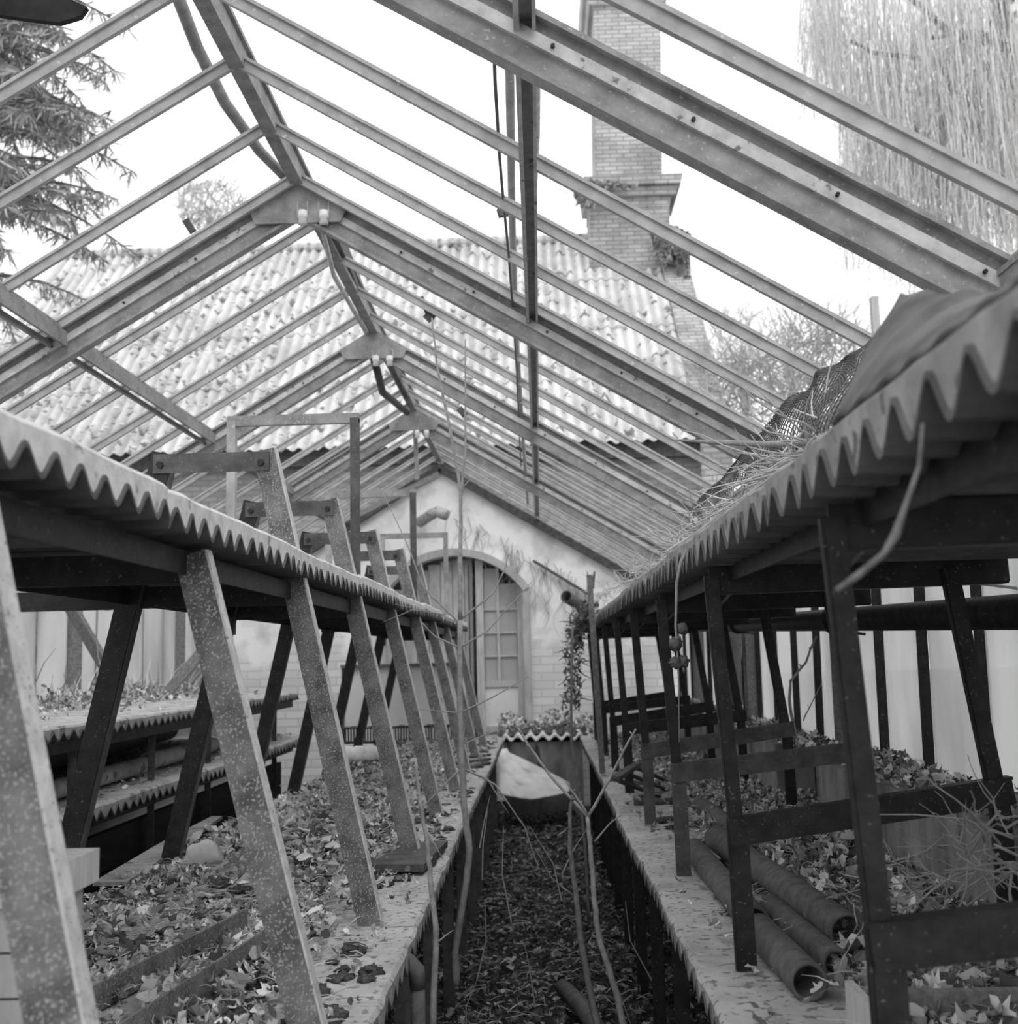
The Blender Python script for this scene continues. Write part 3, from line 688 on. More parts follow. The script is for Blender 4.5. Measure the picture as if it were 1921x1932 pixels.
# old basket chunk and crate by the left wall
p = WZ(345, 1306, EYE-.21)
ck = thing('slatted_crate', p, 'small tilted slatted crate on the upper left tier', 'crate')
rot = Matrix.Rotation(.25, 3, 'Y')
for k in range(4):
    q = p+rot @ Vector((-.1+.065*k, 0, 0)); MB().bar(q, q+rot @ Vector((.06, 0, .2)), .05, .012, (1, 0, 0)).build('slat', 'wood', ck)
MB().bar(p+rot @ Vector((-.08, .01, .2)), p+rot @ Vector((.18, .01, .2)), .015, .03).build('rail', 'wood', ck)
tag(MB().bar(W(318, 1304, 6.9), W(388, 1222, 6.9), .04, .06).build('plank', 'wood'), 'short plank leaning above the slatted crate by the left wall', 'plank')
tag(MB().bar(W(110, 1105, 6.3), W(225, 1303, 6.9), .05, .06).build('plank', 'wood'), 'grey plank slanting behind the left glass bars', 'plank')
tag(MB().tube([W(150, 1060, 6.4), W(178, 1100, 6.5), W(205, 1145, 6.7)], [.05, .045, .03], 8).build('branch', 'twig', smooth=True), 'thick broken branch hanging inside the left glass wall', 'branch')

# ------------------------------------------------------------------ path end: block, cap, sack
tag(MB().box(-.33, .33, 9.75, 10.3, 0, EYE+ZB-.06).build('concrete_tank', 'concrete'), 'low concrete tank closing the far end of the path', 'tank')
cp = MB(); n = 64
for k in range(n+1):
    x = -.36+.76*k/n; z = EYE+ZB-.03+.02*math.cos(2*math.pi*x/.105)
    cp.v += [Vector((x, 9.68, z)), Vector((x, 10.4, z)), Vector((x, 10.4, z+.014)), Vector((x, 9.68, z+.014))]
for k in range(n):
    a = 4*k
    for j in range(4): cp.f.append((a+j, a+(j+1) % 4, a+4+(j+1) % 4, a+4+j))
cp.f += [(0, 1, 2, 3)[::-1], tuple(4*n+k for k in range(4))]
tag(cp.build('corrugated_cap', 'asbestos'), 'corrugated sheet lying on the concrete tank at the path end', 'sheet')
cl = MB(); nx, nz = 26, 22
P = {}
for j in range(nz+1):
    for i in range(nx+1):
        u = i/nx; v = j/nz
        top = 1412+(1478-1412)*u**1.1 if u > .12 else 1412+40*(.12-u)
        bot = 1508-18*abs(u-.45)**1.5*2
        px = 940+135*u; py = top+(bot-top)*v
        Y = 9.6-.75*v+.10*noise.noise(Vector((u*3, v*3, 5)))+.05*noise.noise(Vector((u*8, v*8, 2)))
        cl.v.append(W(px, py, Y))
for j in range(nz):
    for i in range(nx):
        a = j*(nx+1)+i; cl.f.append((a, a+1, a+nx+2, a+nx+1))
o = tag(cl.build('plastic_sheet', 'cloth', smooth=True), 'white crumpled plastic sheet slumped at the far end of the path', 'sheet')
so = o.modifiers.new('s', 'SOLIDIFY'); so.thickness = .012; so.offset = 0

# elbow pipe and log in the path
t = thing('standpipe', V(-.30, 2.75, -EYE+.1), 'upright pipe with an elbow standing against the left bench edge', 'standpipe')
X = -.30; MB().tube([V(X, 2.72, -EYE+.05), V(X, 2.72, ZB-.09)], .016, 14).build('riser', 'pipe', t, True)
MB().tube([V(X, 2.72, ZB-.10), V(X-.003, 2.72, ZB-.06), V(X-.018, 2.72, ZB-.043), V(X-.06, 2.72, ZB-.04)], .019, 14).build('elbow', 'pipe', t, True)
a = WZ(1062, 1862, .17); b = WZ(1140, 1960, .15)
tag(MB().tube([a, a.lerp(b, .5)+Vector((0, 0, .015)), b], [.03, .033, .03], 12).build('log', 'pipe', smooth=True), 'short log lying in the leaves at the near end of the path', 'log')

# ------------------------------------------------------------------ leaf litter, moss
def litter(name, x0, x1, y0, y1, z, n, size, m, lab, h=.02, dens=None, up=.5):
    mb = MB()
    for _ in range(n):
        x = R(x0, x1); y = y0+(y1-y0)*random.random()**1.25
        if dens and random.random() > dens(x, y): continue
        mb.leaf(Vector((x, y, z(x, y)+R(0, h))), R(*size), up)
    tag(mb.build(name, m), lab, 'leaves', None, 'stuff')
fz = lambda x, y: .085+.06*noise.noise(Vector((x*2, y*2, 0)))+.04*min(1, abs(x))
litter('leaf_litter', -.7, .7, 2.6, 10, fz, 14000, (.018, .05), 'leafdark', 'damp dark leaves carpeting the path between the benches', .04)
def lump(a, b): return lambda x, y: 1 if noise.noise(Vector((x*a, y*b, 3))) > -.15 else .2
dl = lambda x, y: (1 if x < -.5 else .16)*lump(5, 4)(x, y)
BZ = EYE+ZB+.004
litter('leaf_litter', -1.26, -.36, 1.1, 9.2, lambda x, y: BZ, 15000, (.012, .036), 'leafpale', 'dry curled leaves scattered over the left bench', .022, dl, .9)
litter('leaf_litter', -1.26, -.5, 1.1, 5.0, lambda x, y: BZ+.01, 420, (.04, .07), 'leafpale', 'larger crumpled leaves lying on top of the litter on the left bench', .015, None, .7)
dr = lambda x, y: (1 if x > .56 else .06)
litter('leaf_litter', .36, 1.1, 1.3, 9.3, lambda x, y: BZ+max(0, x-.6)*.09, 15000, (.014, .04), 'leafpale', 'dry leaves drifted between the pipes on the right bench', .03, dr, .9)
litter('leaf_litter', .55, 1.0, 1.5, 4.5, lambda x, y: BZ+.02+max(0, x-.6)*.09, 420, (.04, .07), 'leafpale', 'larger pale leaves on top of the drift on the right bench', .02, None, .9)
litter('leaf_litter', .99, 1.14, 1.5, 9.4, lambda x, y: EYE+SILL+.005+max(0, noise.noise(Vector((x, y*2, 0))))*.03, 2600, (.015, .05), 'leafpale', 'dry leaves heaped on the concrete ledge along the right wall', .04, None, 1)
litter('leaf_litter', -2.8, -1.70, 1.5, 7.8, lambda x, y: EYE-.195, 3000, (.012, .04), 'leafpale', 'sparse leaf scraps on the upper left tier', .02, lambda x, y: .12 if x > -2.1 else 1, .9)
litter('leaf_litter', -2.4, -1.66, 1.5, 7.8, lambda x, y: EYE-.485, 1500, (.01, .03), 'leafpale', 'leaf scraps on the lower left tier', .012, None, .8)
litter('leaf_litter', .55, .98, 1.58, 2.0, lambda x, y: EYE+ZB+.02, 50, (.03, .05), 'leafpale', 'leaves inside the wooden crate', .03, None, .9)
def straw(name, x0, x1, y0, y1, z, n, lab, L=(.03, .09)):
    mb = MB()
    for _ in range(n):
        x = R(x0, x1); y = y0+(y1-y0)*random.random()**1.3; a = R(0, 6.28); l = R(*L); p = Vector((x, y, z+R(0, .02)))
        d = Vector((math.cos(a), math.sin(a), R(-.1, .35)))*l/2; mb.tube([p, p+d+Vector((0, 0, .004)), p+d*2+Vector((R(-.01, .01), R(-.01, .01), -.002))], [.0013, .0011, .0006], 3, False)
    tag(mb.build(name, 'fartwig'), lab, 'straw', None, 'stuff')
straw('straw', -1.25, -.38, 1.3, 6, BZ, 1500, 'thin pale stalks strewn over the left bench')
straw('straw', .5, 1.1, 1.4, 6, BZ+.02, 900, 'thin pale stalks strewn over the right bench')
straw('straw', -.35, .35, 3.3, 9, .13, 700, 'thin stalks strewn over the path')
def mossy(name, spots, lab, m='moss'):
    mb = MB()
    for x, y, z, r in spots:
        mb.blob((x, y, z), r, r*R(.8, 1.5), r*R(.25, .5), 16, 8, .4, 4.5)
    o = tag(mb.build(name, m, smooth=True), lab, 'moss', None, 'stuff')
sp = []
for _ in range(800):
    x = R(-1.24, -.36); y = 1.5+7.6*random.random()**1.4
    if noise.noise(Vector((x*3, y*2, 8))) < -.05: continue
    sp.append((x, y, EYE+ZB+.002, R(.01, .035)))
mossy('moss', sp, 'dark cushions of moss on the left bench')
mossy('moss', [(R(.6, .97), R(3.3, 5.2), EYE+ZB+.01, R(.03, .07)) for _ in range(60)]+[(R(.45, .95), R(1.5, 9), EYE+ZB+.0, R(.015, .04)) for _ in range(90)], 'dark moss in the gaps on the right bench')
mossy('moss', [(R(1.09, 1.15), 1.4+8*random.random(), EYE+SILL+.012, R(.02, .045)) for _ in range(170)], 'dark moss along the foot of the right glass wall')
mossy('moss', [(R(-.35, .4), R(9.95, 10.6), EYE+ZB-.02, R(.05, .1)) for _ in range(40)]+[(R(-1.55, -.6), R(9.02, 9.07), EYE+ZB+.125, R(.015, .035)) for _ in range(50)], 'moss growing over the corrugated sheet at the path end')
mb = MB()
for _ in range(500):
    x = R(-.4, .45); y = R(10.35, 10.7); mb.leaf(Vector((x, y, EYE+ZB+R(-.05, .12+.1*noise.noise(Vector((x*5, 0, 0)))))), R(.03, .06), 1.4)
tag(mb.build('weeds', 'leafpale'), 'low weeds growing at the foot of the white end wall', 'weeds', None, 'stuff')

# ------------------------------------------------------------------ saplings
def sapling(name, stems, lab, m='twig', depth=None):
    mb = MB()
    for pts, r0, r1 in stems:
        P = [W(*p) for p in pts]
        Q = []
        for i in range(len(P)-1):
            for k in range(4):
                q = P[i].lerp(P[i+1], k/4)+Vector((R(-1, 1), R(-1, 1), 0))*.0015; Q.append(q)
        Q.append(P[-1]); n = len(Q)
        mb.tube(Q, [r0+(r1-r0)*i/(n-1) for i in range(n)], 7)
        # buds
        for i in range(2, n-1, 3):
            mb.tube([Q[i], Q[i]+Vector((R(-.01, .01), R(-.01, .01), R(.004, .014)))], [r1*1.3, r1*.5], 5)
    return tag(mb.build(name, m, smooth=True), lab, 'sapling')
Y = 4.3
sapling('sapling', [
    ([(862, 1860, Y), (858, 1800, Y), (880, 1660, Y), (886, 1600, Y), (876, 1520, Y), (870, 1400, Y), (867, 1300, Y), (868, 1170, Y)], .015, .0105),
    ([(868, 1170, Y), (869, 1050, Y), (870, 930, Y), (848, 800, Y), (826, 700, Y), (815, 600, Y)], .009, .0035),
    ([(870, 935, Y), (878, 850, Y), (878, 640, Y)], .0055, .0026),
    ([(872, 920, Y), (892, 900, Y)], .003, .0015),
    ([(868, 1175, Y), (865, 1120, Y), (864, 1050, Y)], .004, .0015),
    ([(866, 1175, Y), (800, 1110, Y), (770, 1030, Y), (722, 930, Y)], .004, .0012),
    ([(866, 1175, Y), (820, 1155, Y), (745, 1140, Y)], .003, .0012),
    ([(842, 1160, Y), (780, 1150, Y), (720, 1175, Y)], .003, .0012),
    ([(868, 1170, Y), (930, 1120, Y), (955, 1070, Y), (960, 1045, Y)], .004, .0012),
    ([(868, 1222, Y), (920, 1190, Y), (1003, 1098, Y)], .004, .0012),
    ([(866, 1222, Y), (820, 1200, Y), (792, 1170, Y)], .004, .0012),
    ([(868, 1345, Y), (930, 1315, Y), (998, 1277, Y)], .004, .0012),
    ([(866, 1345, Y), (830, 1342, Y), (782, 1337, Y)], .003, .0012),
    ([(872, 1405, Y), (920, 1385, Y), (958, 1372, Y)], .003, .0012),
    ([(872, 1448, Y), (820, 1500, Y), (790, 1530, Y)], .005, .002),
    ([(874, 1450, Y), (920, 1470, Y), (960, 1535, Y)], .004, .0015),
    ([(875, 1450, Y), (935, 1480, Y), (990, 1560, Y), (1020, 1650, Y)], .004, .0015),
], 'tallest bare sapling, forked top, growing at the left side of the path')
Y = 2.95
sapling('sapling', [([(815, 1960, Y), (822, 1800, Y), (822, 1750, Y), (812, 1650, Y), (808, 1600, Y), (790, 1500, Y), (784, 1430, Y)], .0095, .004),
                    ([(824, 1778, Y), (855, 1755, Y)], .003, .001), ([(800, 1560, Y), (835, 1620, Y)], .003, .001)], 'thin bare sapling rising close beside the left bench edge')
Y = 3.3
sapling('sapling', [([(1185, 1980, Y), (1165, 1880, Y), (1130, 1770, Y), (1122, 1700, Y), (1115, 1600, Y), (1108, 1540, Y)], .0105, .006),
                    ([(1108, 1540, Y), (1040, 1465, Y), (1000, 1410, Y), (978, 1375, Y)], .0048, .003),
                    ([(1110, 1540, Y), (1150, 1470, Y), (1175, 1420, Y), (1200, 1375, Y)], .0048, .003),
                    ([(1108, 1535, Y), (1085, 1500, Y), (1068, 1475, Y)], .004, .002),
                    ([(1122, 1588, Y), (1150, 1555, Y), (1172, 1538, Y)], .003, .0015)], 'bare sapling with a wide Y fork in the middle of the path')
Y = 3.2
sapling('sapling', [([(1140, 1980, Y), (1120, 1900, Y), (1100, 1800, Y), (1088, 1700, Y), (1075, 1600, Y), (1075, 1540, Y), (1080, 1500, Y)], .0115, .004),
                    ([(1084, 1692, Y), (1040, 1655, Y), (1010, 1600, Y)], .003, .001), ([(1075, 1560, Y), (1060, 1572, Y), (1052, 1578, Y)], .003, .002)], 'dark bare sapling left of the forked one in the path', 'darktwig')
Y = 5.6
sapling('sapling', [([(1112, 1745, Y), (1105, 1600, Y), (1092, 1480, Y), (1078, 1400, Y), (1078, 1300, Y), (1080, 1180, Y)], .009, .006)], 'dark straight stem climbing at the far right of the path', 'darktwig')
# thin suckers in the path
mb = MB()
for (x0, y0, x1, y1) in ((910, 1660, 920, 1530), (965, 1740, 950, 1560), (1060, 1700, 1000, 1560), (905, 1600, 925, 1500), (1135, 1790, 1200, 1960), (1230, 1850, 1180, 1700), (900, 1850, 915, 1700), (1010, 1900, 990, 1780), (1060, 1650, 1110, 1560), (880, 1950, 900, 1850)):
    y = 3.9; a = W(x0, y0, y); b = W(x1, y1, y); c = (a+b)/2+Vector((R(-.03, .03), 0, 0)); mb.tube([a, c, b], [.0025, .002, .001], 5)
tag(mb.build('suckers', 'twig'), 'thin bare shoots rising from the leaves in the path', 'shoots', None, 'stuff')
# split stake at the far end of the right shelf
t = tag(MB().bar(W(1137, 1459, 6.3), W(1112, 1085, 6.3), .05, .03).tube([W(1113, 1110, 6.3), W(1108, 1078, 6.3)], [.012, .002], 5).tube([W(1118, 1110, 6.3), W(1122, 1078, 6.3)], [.012, .006], 5).build('stake', 'darktwig'), 'split wooden stake standing at the far end of the right shelf', 'stake')

# ------------------------------------------------------------------ near end of the right shelf: fallen sheet, net, vines
A = V(.345, 1.30, .258); B = W(1702, 556, 1.42); C = W(2160, 556, 1.0); D = V(.345, .66, .254)
sh = MB(); nu, nv = 60, 16
for j in range(nv+1):
    for i in range(nu+1):
        u = i/nu; v = j/nv
        p = (A*(1-u)+D*u)*(1-v)+(B*(1-u)+C*u)*v
        yy = p.y
        am = .003
        p = p+Vector((0, 0, am*math.cos(2*math.pi*yy/.085)+.006*math.sin(math.pi*v)))
        sh.v.append(p)
for j in range(nv):
    for i in range(nu):
        a = j*(nu+1)+i; sh.f.append((a, a+1, a+nu+2, a+nu+1))
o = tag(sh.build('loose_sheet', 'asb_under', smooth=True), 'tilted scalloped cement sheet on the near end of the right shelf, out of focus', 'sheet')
so = o.modifiers.new('s', 'SOLIDIFY'); so.thickness = .008; so.offset = 0
# net standing on the shelf
C0 = [(1690, 610, 1.7), (1655, 640, 1.9), (1560, 690, 2.25), (1500, 745, 2.55), (1440, 805, 2.9), (1390, 870, 3.4), (1350, 915, 3.9), (1310, 955, 4.5)]
C1 = [(1660, 760, 1.5), (1630, 780, 1.7), (1560, 810, 2.0), (1520, 838, 2.25), (1450, 880, 2.6), (1400, 915, 3.0), (1350, 950, 3.5), (1300, 985, 4.1)]
nt = MB(); ns = 150; nr = 26
def interp(Cc, t):
    t = t*(len(Cc)-1); i = min(int(t), len(Cc)-2); f = t-i
    return W(*Cc[i]).lerp(W(*Cc[i+1]), f)
G = [[None]*(nr+1) for _ in range(ns+1)]
for i in range(ns+1):
    for j in range(nr+1):
        u = i/ns; v = j/nr; p = interp(C0, u).lerp(interp(C1, u), v)
        p += Vector((.02*noise.noise(Vector((u*9, v*2, 0))), .03*math.sin(v*5+u*9), .012*noise.noise(Vector((u*14, v*3, 4)))+.02*math.sin(v*math.pi)))
        G[i][j] = p
for i in range(ns+1):
    for j in range(nr+1):
        if i < ns and j < nr and (i+j) % 2 == 0:
            for q in (G[i+1][j+1],): nt.tube([G[i][j], q], .0016, 3, False)
            nt.tube([G[i+1][j], G[i][j+1]], .0016, 3, False)
tag(nt.build('wire_netting', 'darkgrey'), 'crumpled mesh netting draped along the right upper shelf', 'netting')
tag(MB().box(*[c for c in (W(1657, 700, 1.95).x-.006, W(1657, 700, 1.95).x+.006)], 1.94, 1.955, EYE+.26, W(1657, 562, 1.95).z).build('wooden_peg', 'palewood'), 'thin upright peg beside the tilted sheet on the right shelf', 'peg')
tag(MB().tube([W(1275, 830, 2.6), W(1350, 834, 2.55), W(1450, 838, 2.4), W(1555, 832, 2.1)], [.002, .006, .007, .008], 7).build('branch', 'twig', smooth=True), 'bare branch sticking out level from the right shelf towards the middle', 'branch')
def tangle(name, path, n, spread, r, m, lab, L=(.08, .25)):
    mb = MB()
    for _ in range(n):
        t = random.random(); c = interp(path, t)
        p = c+Vector((R(-1, 1), R(-1, 1), R(-.6, .8)))*spread; d = Vector((R(-.5, .5), R(-1, 1), R(-.4, .4))).normalized(); pts = [p]
        k = random.randint(3, 6); l = R(*L)/k
        for _ in range(k):
            d = (d+Vector((R(-1, 1), R(-1, 1), R(-1, 1)))*.35).normalized(); p = p+d*l; pts.append(p)
        mb.tube(pts, [r*(1-.6*i/k) for i in range(k+1)], 5, False)
    return tag(mb.build(name, m, smooth=True), lab, 'vines', None, 'stuff')
EP = [(1560, 835, 2.05), (1500, 870, 2.3), (1420, 935, 2.9), (1340, 985, 3.6), (1280, 1040, 4.4), (1200, 1085, 6.0), (1130, 1130, 8.0)]
tangle('dry_vines', EP, 420, .03, .0026, 'fartwig', 'dry pale vines tangled along the edge of the right shelf')
tangle('dry_vines', [(1100, 1170, 7.6), (1085, 1200, 7.6), (1082, 1330, 7.6)], 150, .05, .005, 'darktwig', 'dark creeper tangle hanging at the far end of the right shelf', (.05, .16))
mb = MB()
for _ in range(700):
    c = interp([(1115, 1150, 7.6), (1085, 1190, 7.6), (1080, 1260, 7.6), (1078, 1340, 7.6)], random.random()**1.6); mb.leaf(c+Vector((R(-1, 1)*.06, R(-.1, .1), R(-.06, .06))), R(.015, .035), 1.5)
tag(mb.build('creeper_leaves', 'ivydark'), 'withered creeper leaves clustered at the far end of the right shelf', 'leaves', None, 'stuff')
tangle('stalks', [(1650, 1700, 2.1), (1700, 1650, 2.2), (1800, 1640, 2.1), (1900, 1600, 2.0)], 70, .05, .0016, 'twig', 'dry pale stalks tangled at the right edge of the right bench', (.06, .2))
tangle('roots', [(1860, 1530, 2.2), (1900, 1600, 2.1), (1930, 1650, 2.0)], 26, .04, .003, 'twig', 'pale roots hanging over the concrete ledge at the right edge', (.12, .3))
# hanging string of vine with dried fruit
Y = 2.6
t = thing('hanging_vine', W(1275, 1250, Y), 'long vine with dried seed heads hanging from the right shelf edge', 'vine')
MB().tube([W(x, y, Y) for x, y in ((1370, 965), (1310, 1010), (1285, 1060), (1277, 1100), (1275, 1180), (1280, 1260), (1282, 1400))], [.005, .005, .0045, .004, .003, .002, .0015], 7).build('stem', 'twig', t, True)
for px, py, r in ((1275, 1215, .014), (1288, 1186, .012), (1274, 1250, .013), (1290, 1248, .012)):
    MB().blob(W(px, py, Y), r, r, r, 16, 10, .35, 6, False).build('seed_head', 'ivydark', t, True)
tag(MB().tube([W(x, y, z) for x, y, z in ((1742, 800, .98), (1735, 880, .97), (1710, 950, .96), (1690, 1010, .95), (1668, 1045, .95), (1620, 1085, .95), (1578, 1115, .95))], [.002, .0022, .0024, .004, .0026, .0032, .0024], 8).build('vine_stem', 'darktwig', smooth=True), 'blurred knotty vine stem hanging in front of the nearest right stand', 'vine')
tag(MB().tube([W(x, y, 3.0) for x, y in ((1330, 1110), (1420, 1100), (1560, 1075), (1650, 1075), (1800, 1095), (1960, 1115))], .004, 6).build('wire', 'twig', smooth=True), 'thin wire strung level under the right upper shelf', 'wire')
# branches behind the stands by the right wall
sapling('sapling', [([(1503, 1400, 4.6), (1490, 1330, 4.6), (1492, 1285, 4.6), (1520, 1250, 4.6), (1540, 1200, 4.6)], .007, .004), ([(1515, 1360, 4.6), (1540, 1310, 4.6), (1550, 1290, 4.6)], .003, .001)], 'crooked bare shoot growing by the right glass wall')
tag(MB().tube([W(1385, 1330, 7.0), W(1380, 1250, 7.0), W(1392, 1190, 7.0)], [.06, .055, .07], 10).build('trunk', 'wood', smooth=True), 'stout grey trunk standing against the right glass wall', 'trunk')

mb = MB()
for _ in range(46):
    px = R(850, 1120); p = W(px, 960+(px-850)*.55+R(-10, 30), YW-.02); pts = [p]
    for k in range(6): p = p+Vector((R(-.07, .07), R(-.004, .004), -R(.03, .14))); pts.append(p)
    mb.tube(pts, [.003, .0028, .0025, .002, .002, .0015, .001], 4, False)
tag(mb.build('wall_creeper', 'wood'), 'thin dead creeper stems clinging to the white end wall above the arch', 'creeper', None, 'stuff')
mb = MB()
for _ in range(300):
    x = R(-2.85, -2.3); y = R(3.5, 8.2); p = Vector((x, y, EYE-.20)); d = Vector((R(-.5, .5), R(-.5, .5), 1)).normalized(); L = R(.05, .42)*random.random(); pts = [p]
    for k in range(4): d = (d+Vector((R(-1, 1), R(-1, 1), R(-.6, .3)))*.3).normalized(); p = p+d*L/4; pts.append(p)
    mb.tube(pts, [.004, .003, .003, .002, .001], 4, False)
for _ in range(900):
    mb.leaf(Vector((R(-2.85, -2.4), R(3.5, 8.2), EYE-.19+abs(random.gauss(0, .035)))), R(.02, .05), 1.3)
tag(mb.build('dead_weeds', 'leafpale'), 'dead weeds heaped along the left glass wall on the upper tier', 'weeds', None, 'stuff')

# ------------------------------------------------------------------ building behind
bd = thing('outbuilding', (-3, 18, 0), 'old brick outbuilding with a pale lichened corrugated roof behind the greenhouse', 'building')
YE, ZE, YR, ZRR = 15.9, 3.0, 20.6, 7.72
X0, X1 = -8.9, 2.35
pitch = .177
def roofplane():
    n = int((X1-X0)/pitch*8); courses = 4
    for c in range(courses):
        rs = MB()
        a = c/courses; b = (c+1)/courses+.02
        for i in range(n+1):
            x = X0+(X1-X0)*i/n; wv = .03*math.cos(2*math.pi*x/pitch)
            for f, o in ((a, .02), (b, .0)):
                yy = YE+(YR-YE)*f; zz = ZE+(ZRR-ZE)*f
                rs.v.append(V(x, yy-(wv+o)*.7, zz+(wv+o)*.7+.04*noise.noise(Vector((x*1.2, f*3, 0)))))
            for f, o in ((b, -.012), (a, .008)):
                yy = YE+(YR-YE)*f; zz = ZE+(ZRR-ZE)*f
                rs.v.append(V(x, yy-(wv+o)*.7, zz+(wv+o)*.7+.04*noise.noise(Vector((x*1.2, f*3, 0)))))
        for i in range(n):
            k = 4*i
            for j in range(4): rs.f.append((k+j, k+(j+1) % 4, k+4+(j+1) % 4, k+4+j))
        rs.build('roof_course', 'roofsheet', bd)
roofplane()
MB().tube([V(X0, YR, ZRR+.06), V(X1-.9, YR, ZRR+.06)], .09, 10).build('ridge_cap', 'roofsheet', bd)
MB().box(X0, X1, YE+.35, YE+.6, 0, EYE+ZE+.2).build('wall', 'darkbrick', bd)
MB().prism([V(X1, YE+.1, -EYE), V(X1, YE+.1, ZE+.15), V(X1, YR, ZRR+.25), V(X1, YR+4.7, ZE), V(X1, YR+4.7, -EYE)], (.45, 0, 0)).build('gable_wall', 'brick', bd)
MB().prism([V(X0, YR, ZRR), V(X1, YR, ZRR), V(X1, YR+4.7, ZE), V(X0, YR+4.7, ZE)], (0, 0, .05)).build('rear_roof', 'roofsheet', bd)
# eaves weather board
MB().box(X0, X1, YE+.2, YE+.25, EYE+ZE-.2, EYE+ZE-.02).build('fascia', 'darkgrey', bd)
# lichen on the roof
mb = MB()
for _ in range(1500):
    f = random.random(); x = X0+8.5*random.random()**1.2
    if random.random() > (1-f)*1.1*(.1+.9*(x < -3.5)): continue
    p = V(x, YE+(YR-YE)*f-.06, ZE+(ZRR-ZE)*f+.075); 
    s = R(.02, .055); mb.blob(p, s, s, s*.4, 6, 4, .3, 3, False)
tag(mb.build('roof_moss', 'mossroof'), 'clumps of lichen and moss on the outbuilding roof', 'moss', None, 'stuff')
# chimney
ch = thing('chimney', (1.65, 19, 0), 'tall brick chimney with a corbelled collar rising behind the outbuilding roof', 'chimney')
def chx(px, py, Y): return W(px, py, Y)
Yc = 19.8
def sec(y_px, xl, xr): a = W(xl, y_px, Yc); b = W(xr, y_px, Yc); return a.x, b.x, a.z
def block(y1, y2, l1, r1, l2, r2, nme, m='brick', dep=1.3, dy=0):
    a0, a1, za = sec(y1, l1, r1); b0, b1, zb = sec(y2, l2, r2)
    MB().hexa([(b0, Yc-dy, zb), (b1, Yc-dy, zb), (b1, Yc+dep, zb), (b0, Yc+dep, zb), (a0, Yc-dy, za), (a1, Yc-dy, za), (a1, Yc+dep, za), (a0, Yc+dep, za)]).build(nme, m, ch)
block(14, 350, 1120, 1246, 1124, 1250, 'shaft')
block(2, 14, 1105, 1257, 1112, 1252, 'cap', dy=.08)
block(-16, 2, 1095, 1262, 1100, 1258, 'cap', dy=.14)
block(345, 362, 1100, 1285, 1103, 1282, 'collar', dy=.28)
block(362, 380, 1112, 1276, 1112, 1274, 'collar', dy=.2)
block(380, 398, 1120, 1265, 1122, 1262, 'collar', dy=.12)
block(398, 530, 1112, 1262, 1112, 1265, 'stack', dy=.1)
block(470, 900, 1225, 1300, 1232, 1318, 'stack', dy=.12)
mb = MB()
for cx, cy, rx, ry, n in ((1104, 365, 20, 26, 260), (1270, 465, 36, 34, 700), (1290, 580, 16, 90, 260), (1250, 440, 24, 14, 160), (1150, 352, 50, 8, 120)):
    for _ in range(n):
        a = R(0, 6.28); r = random.random()**.5; mb.leaf(W(cx+rx*r*math.cos(a), cy+ry*r*math.sin(a), Yc-.5+R(-.2, .2)), R(.07, .16), 1.5)
tag(mb.build('ivy_clump', 'ivy'), 'clumps of ivy growing on the chimney collar and shoulder', 'ivy', None, 'stuff')

# ------------------------------------------------------------------ trees
# conifer on the left
cf = thing('conifer', (-6.3, 12, 0), 'dark drooping conifer beyond the left glass wall', 'conifer')
tx, ty = -6.35, 12
MB().tube([(tx, ty, 0), (tx, ty, 14)], [.3, .05], 10).build('trunk', 'darktwig', cf)
nb = MB(); tw = MB()
for k in range(150):
    z = 5.6+8*random.random(); L = 1.75*(1-(z-5)/22)+R(-.4, .4); a = R(-1.7, 1.7)
    d = Vector((math.cos(a), math.sin(a), R(.0, .25))); p = Vector((tx, ty, z)); pts = [p]
    for s in range(6):
        d.z -= .10; p = p+d*L/6; pts.append(p)
    tw.tube(pts, [.035*(1-.14*i) for i in range(7)], 5, False)
    for i in range(1, 7):
        for _ in range(34):
            c = pts[i-1].lerp(pts[i], random.random()); dd = Vector((R(-1, 1), R(-1, 1), R(-1.6, .1))).normalized(); ln = R(.1, .3)
            sd = dd.cross(Vector((R(-1, 1), R(-1, 1), R(-1, 1)))).normalized()*R(.006, .014)
            nb.add([c-sd*.4, c+dd*ln*.5-sd, c+dd*ln, c+dd*ln*.5+sd, c+sd*.4], [(0, 1, 2, 3, 4)])
tw.build('branches', 'darktwig', cf); nb.build('needles', 'needles', cf)
# willow on the right
wl = thing('weeping_willow', (6.6, 14.5, 0), 'bare weeping willow with hanging pale strands beyond the right roof slope', 'willow')
Yw = 14.5
lim = MB()
lim.tube([(7.4, Yw+.8, 0), (7.2, Yw+.7, 4), W(1985, 300, Yw+.6), W(1915, 130, Yw+.3), W(1885, 80, Yw), W(1890, -60, Yw)], [.35, .3, .26, .2, .14, .1], 10)
for pts, r in (([(1890, 90), (1850, 68), (1815, 66), (1795, 95), (1785, 130), (1795, 190)], .085), ([(1905, 120), (1860, 125), (1830, 145), (1800, 182)], .07), ([(1795, 185), (1790, 230), (1750, 250), (1740, 290), (1715, 305)], .05),
               ([(1830, 60), (1760, 70)], .04), ([(1740, 110), (1650, 100), (1600, 75)], .035), ([(1910, 140), (1880, 200), (1860, 330)], .04), ([(1740, 225), (1720, 265), (1700, 300)], .035), ([(1900, 0), (1925, -60)], .1), ([(1880, 60), (1925, 20)], .06), ([(1790, 60), (1700, -20)], .05)):
    lim.tube([W(x, y, Yw) for x, y in pts], [r*(1-.5*i/len(pts)) for i in range(len(pts))], 7, False)
lim.build('limbs', 'darktwig', wl)
sw = MB()
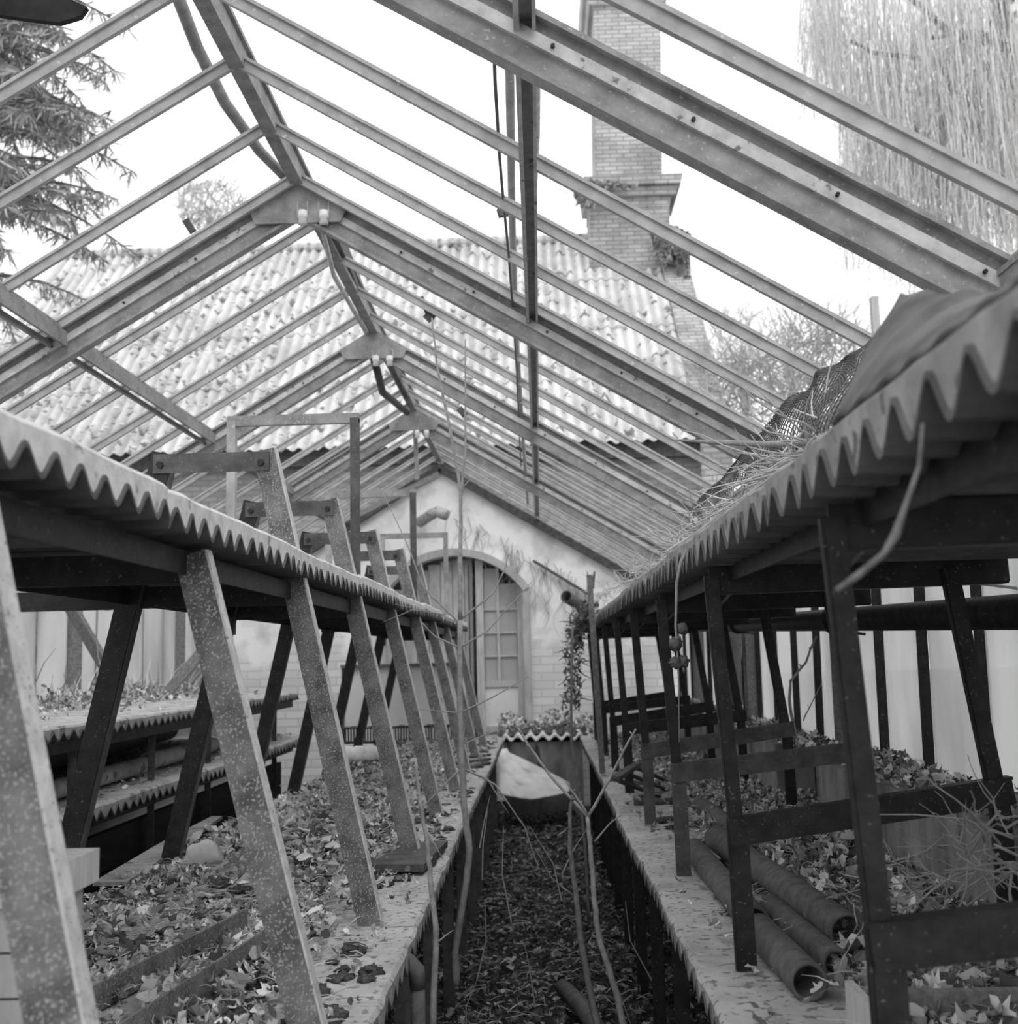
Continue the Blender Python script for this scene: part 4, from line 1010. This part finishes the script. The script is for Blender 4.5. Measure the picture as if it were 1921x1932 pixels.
for _ in range(2300):
    px = 1505+430*random.random()**.72; Yq = Yw+R(-.9, 1.3); 
    y0 = R(-90, 330) if px > 1580 else R(-90, 60); 
    ln = R(120, 420); 
    lim2 = 560 if px > 1565 else 230
    p = W(px, y0, Yq); s = Yq/FPX; L = min(ln, max(60, lim2+R(-80, 60)-y0))*s
    pts = [p]; d = Vector((R(-.1, .1), R(-.1, .1), -1)); k = 7
    for i in range(k):
        d = (d+Vector((R(-.12, .12), R(-.12, .12), -.15))).normalized(); p = p+d*L/k; pts.append(p)
    sw.tube(pts, [.0062*(1-.5*i/k) for i in range(k+1)], 3, False)
    for i in range(1, k):
        if random.random() < .5: q = pts[i]; sw.tube([q, q+Vector((R(-.12, .12), R(-.1, .1), -R(.05, .25)))], .0035, 3, False)
sw.build('strands', 'strand', wl)
# faint bushes and trees far off
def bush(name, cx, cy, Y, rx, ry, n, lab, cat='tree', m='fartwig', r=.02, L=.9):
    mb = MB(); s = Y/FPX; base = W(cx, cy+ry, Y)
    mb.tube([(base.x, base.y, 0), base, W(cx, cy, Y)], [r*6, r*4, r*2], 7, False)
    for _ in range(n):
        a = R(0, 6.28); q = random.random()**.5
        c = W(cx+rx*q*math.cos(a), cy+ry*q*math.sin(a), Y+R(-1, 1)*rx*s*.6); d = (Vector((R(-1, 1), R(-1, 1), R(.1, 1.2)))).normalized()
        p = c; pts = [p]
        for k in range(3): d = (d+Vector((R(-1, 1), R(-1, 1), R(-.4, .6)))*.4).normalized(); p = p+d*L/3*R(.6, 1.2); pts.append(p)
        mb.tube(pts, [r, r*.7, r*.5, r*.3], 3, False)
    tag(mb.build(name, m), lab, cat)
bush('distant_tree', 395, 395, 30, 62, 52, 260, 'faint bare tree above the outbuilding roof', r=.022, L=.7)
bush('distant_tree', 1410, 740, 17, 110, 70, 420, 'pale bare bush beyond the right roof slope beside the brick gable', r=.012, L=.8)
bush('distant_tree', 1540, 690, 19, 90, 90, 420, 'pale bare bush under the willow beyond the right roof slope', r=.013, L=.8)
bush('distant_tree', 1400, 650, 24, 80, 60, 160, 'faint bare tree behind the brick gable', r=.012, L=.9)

for k, (px, Yb, h) in enumerate(((60, 9.5, 130), (190, 10.5, 120), (300, 11.5, 110))):
    bush('bare_shrub', px, 1200, Yb, 60, h, 220, '%s blurred bare shrub outside the left glass wall' % ('leftmost', 'middle', 'rightmost')[k], 'shrub', 'twig', .010, .7)
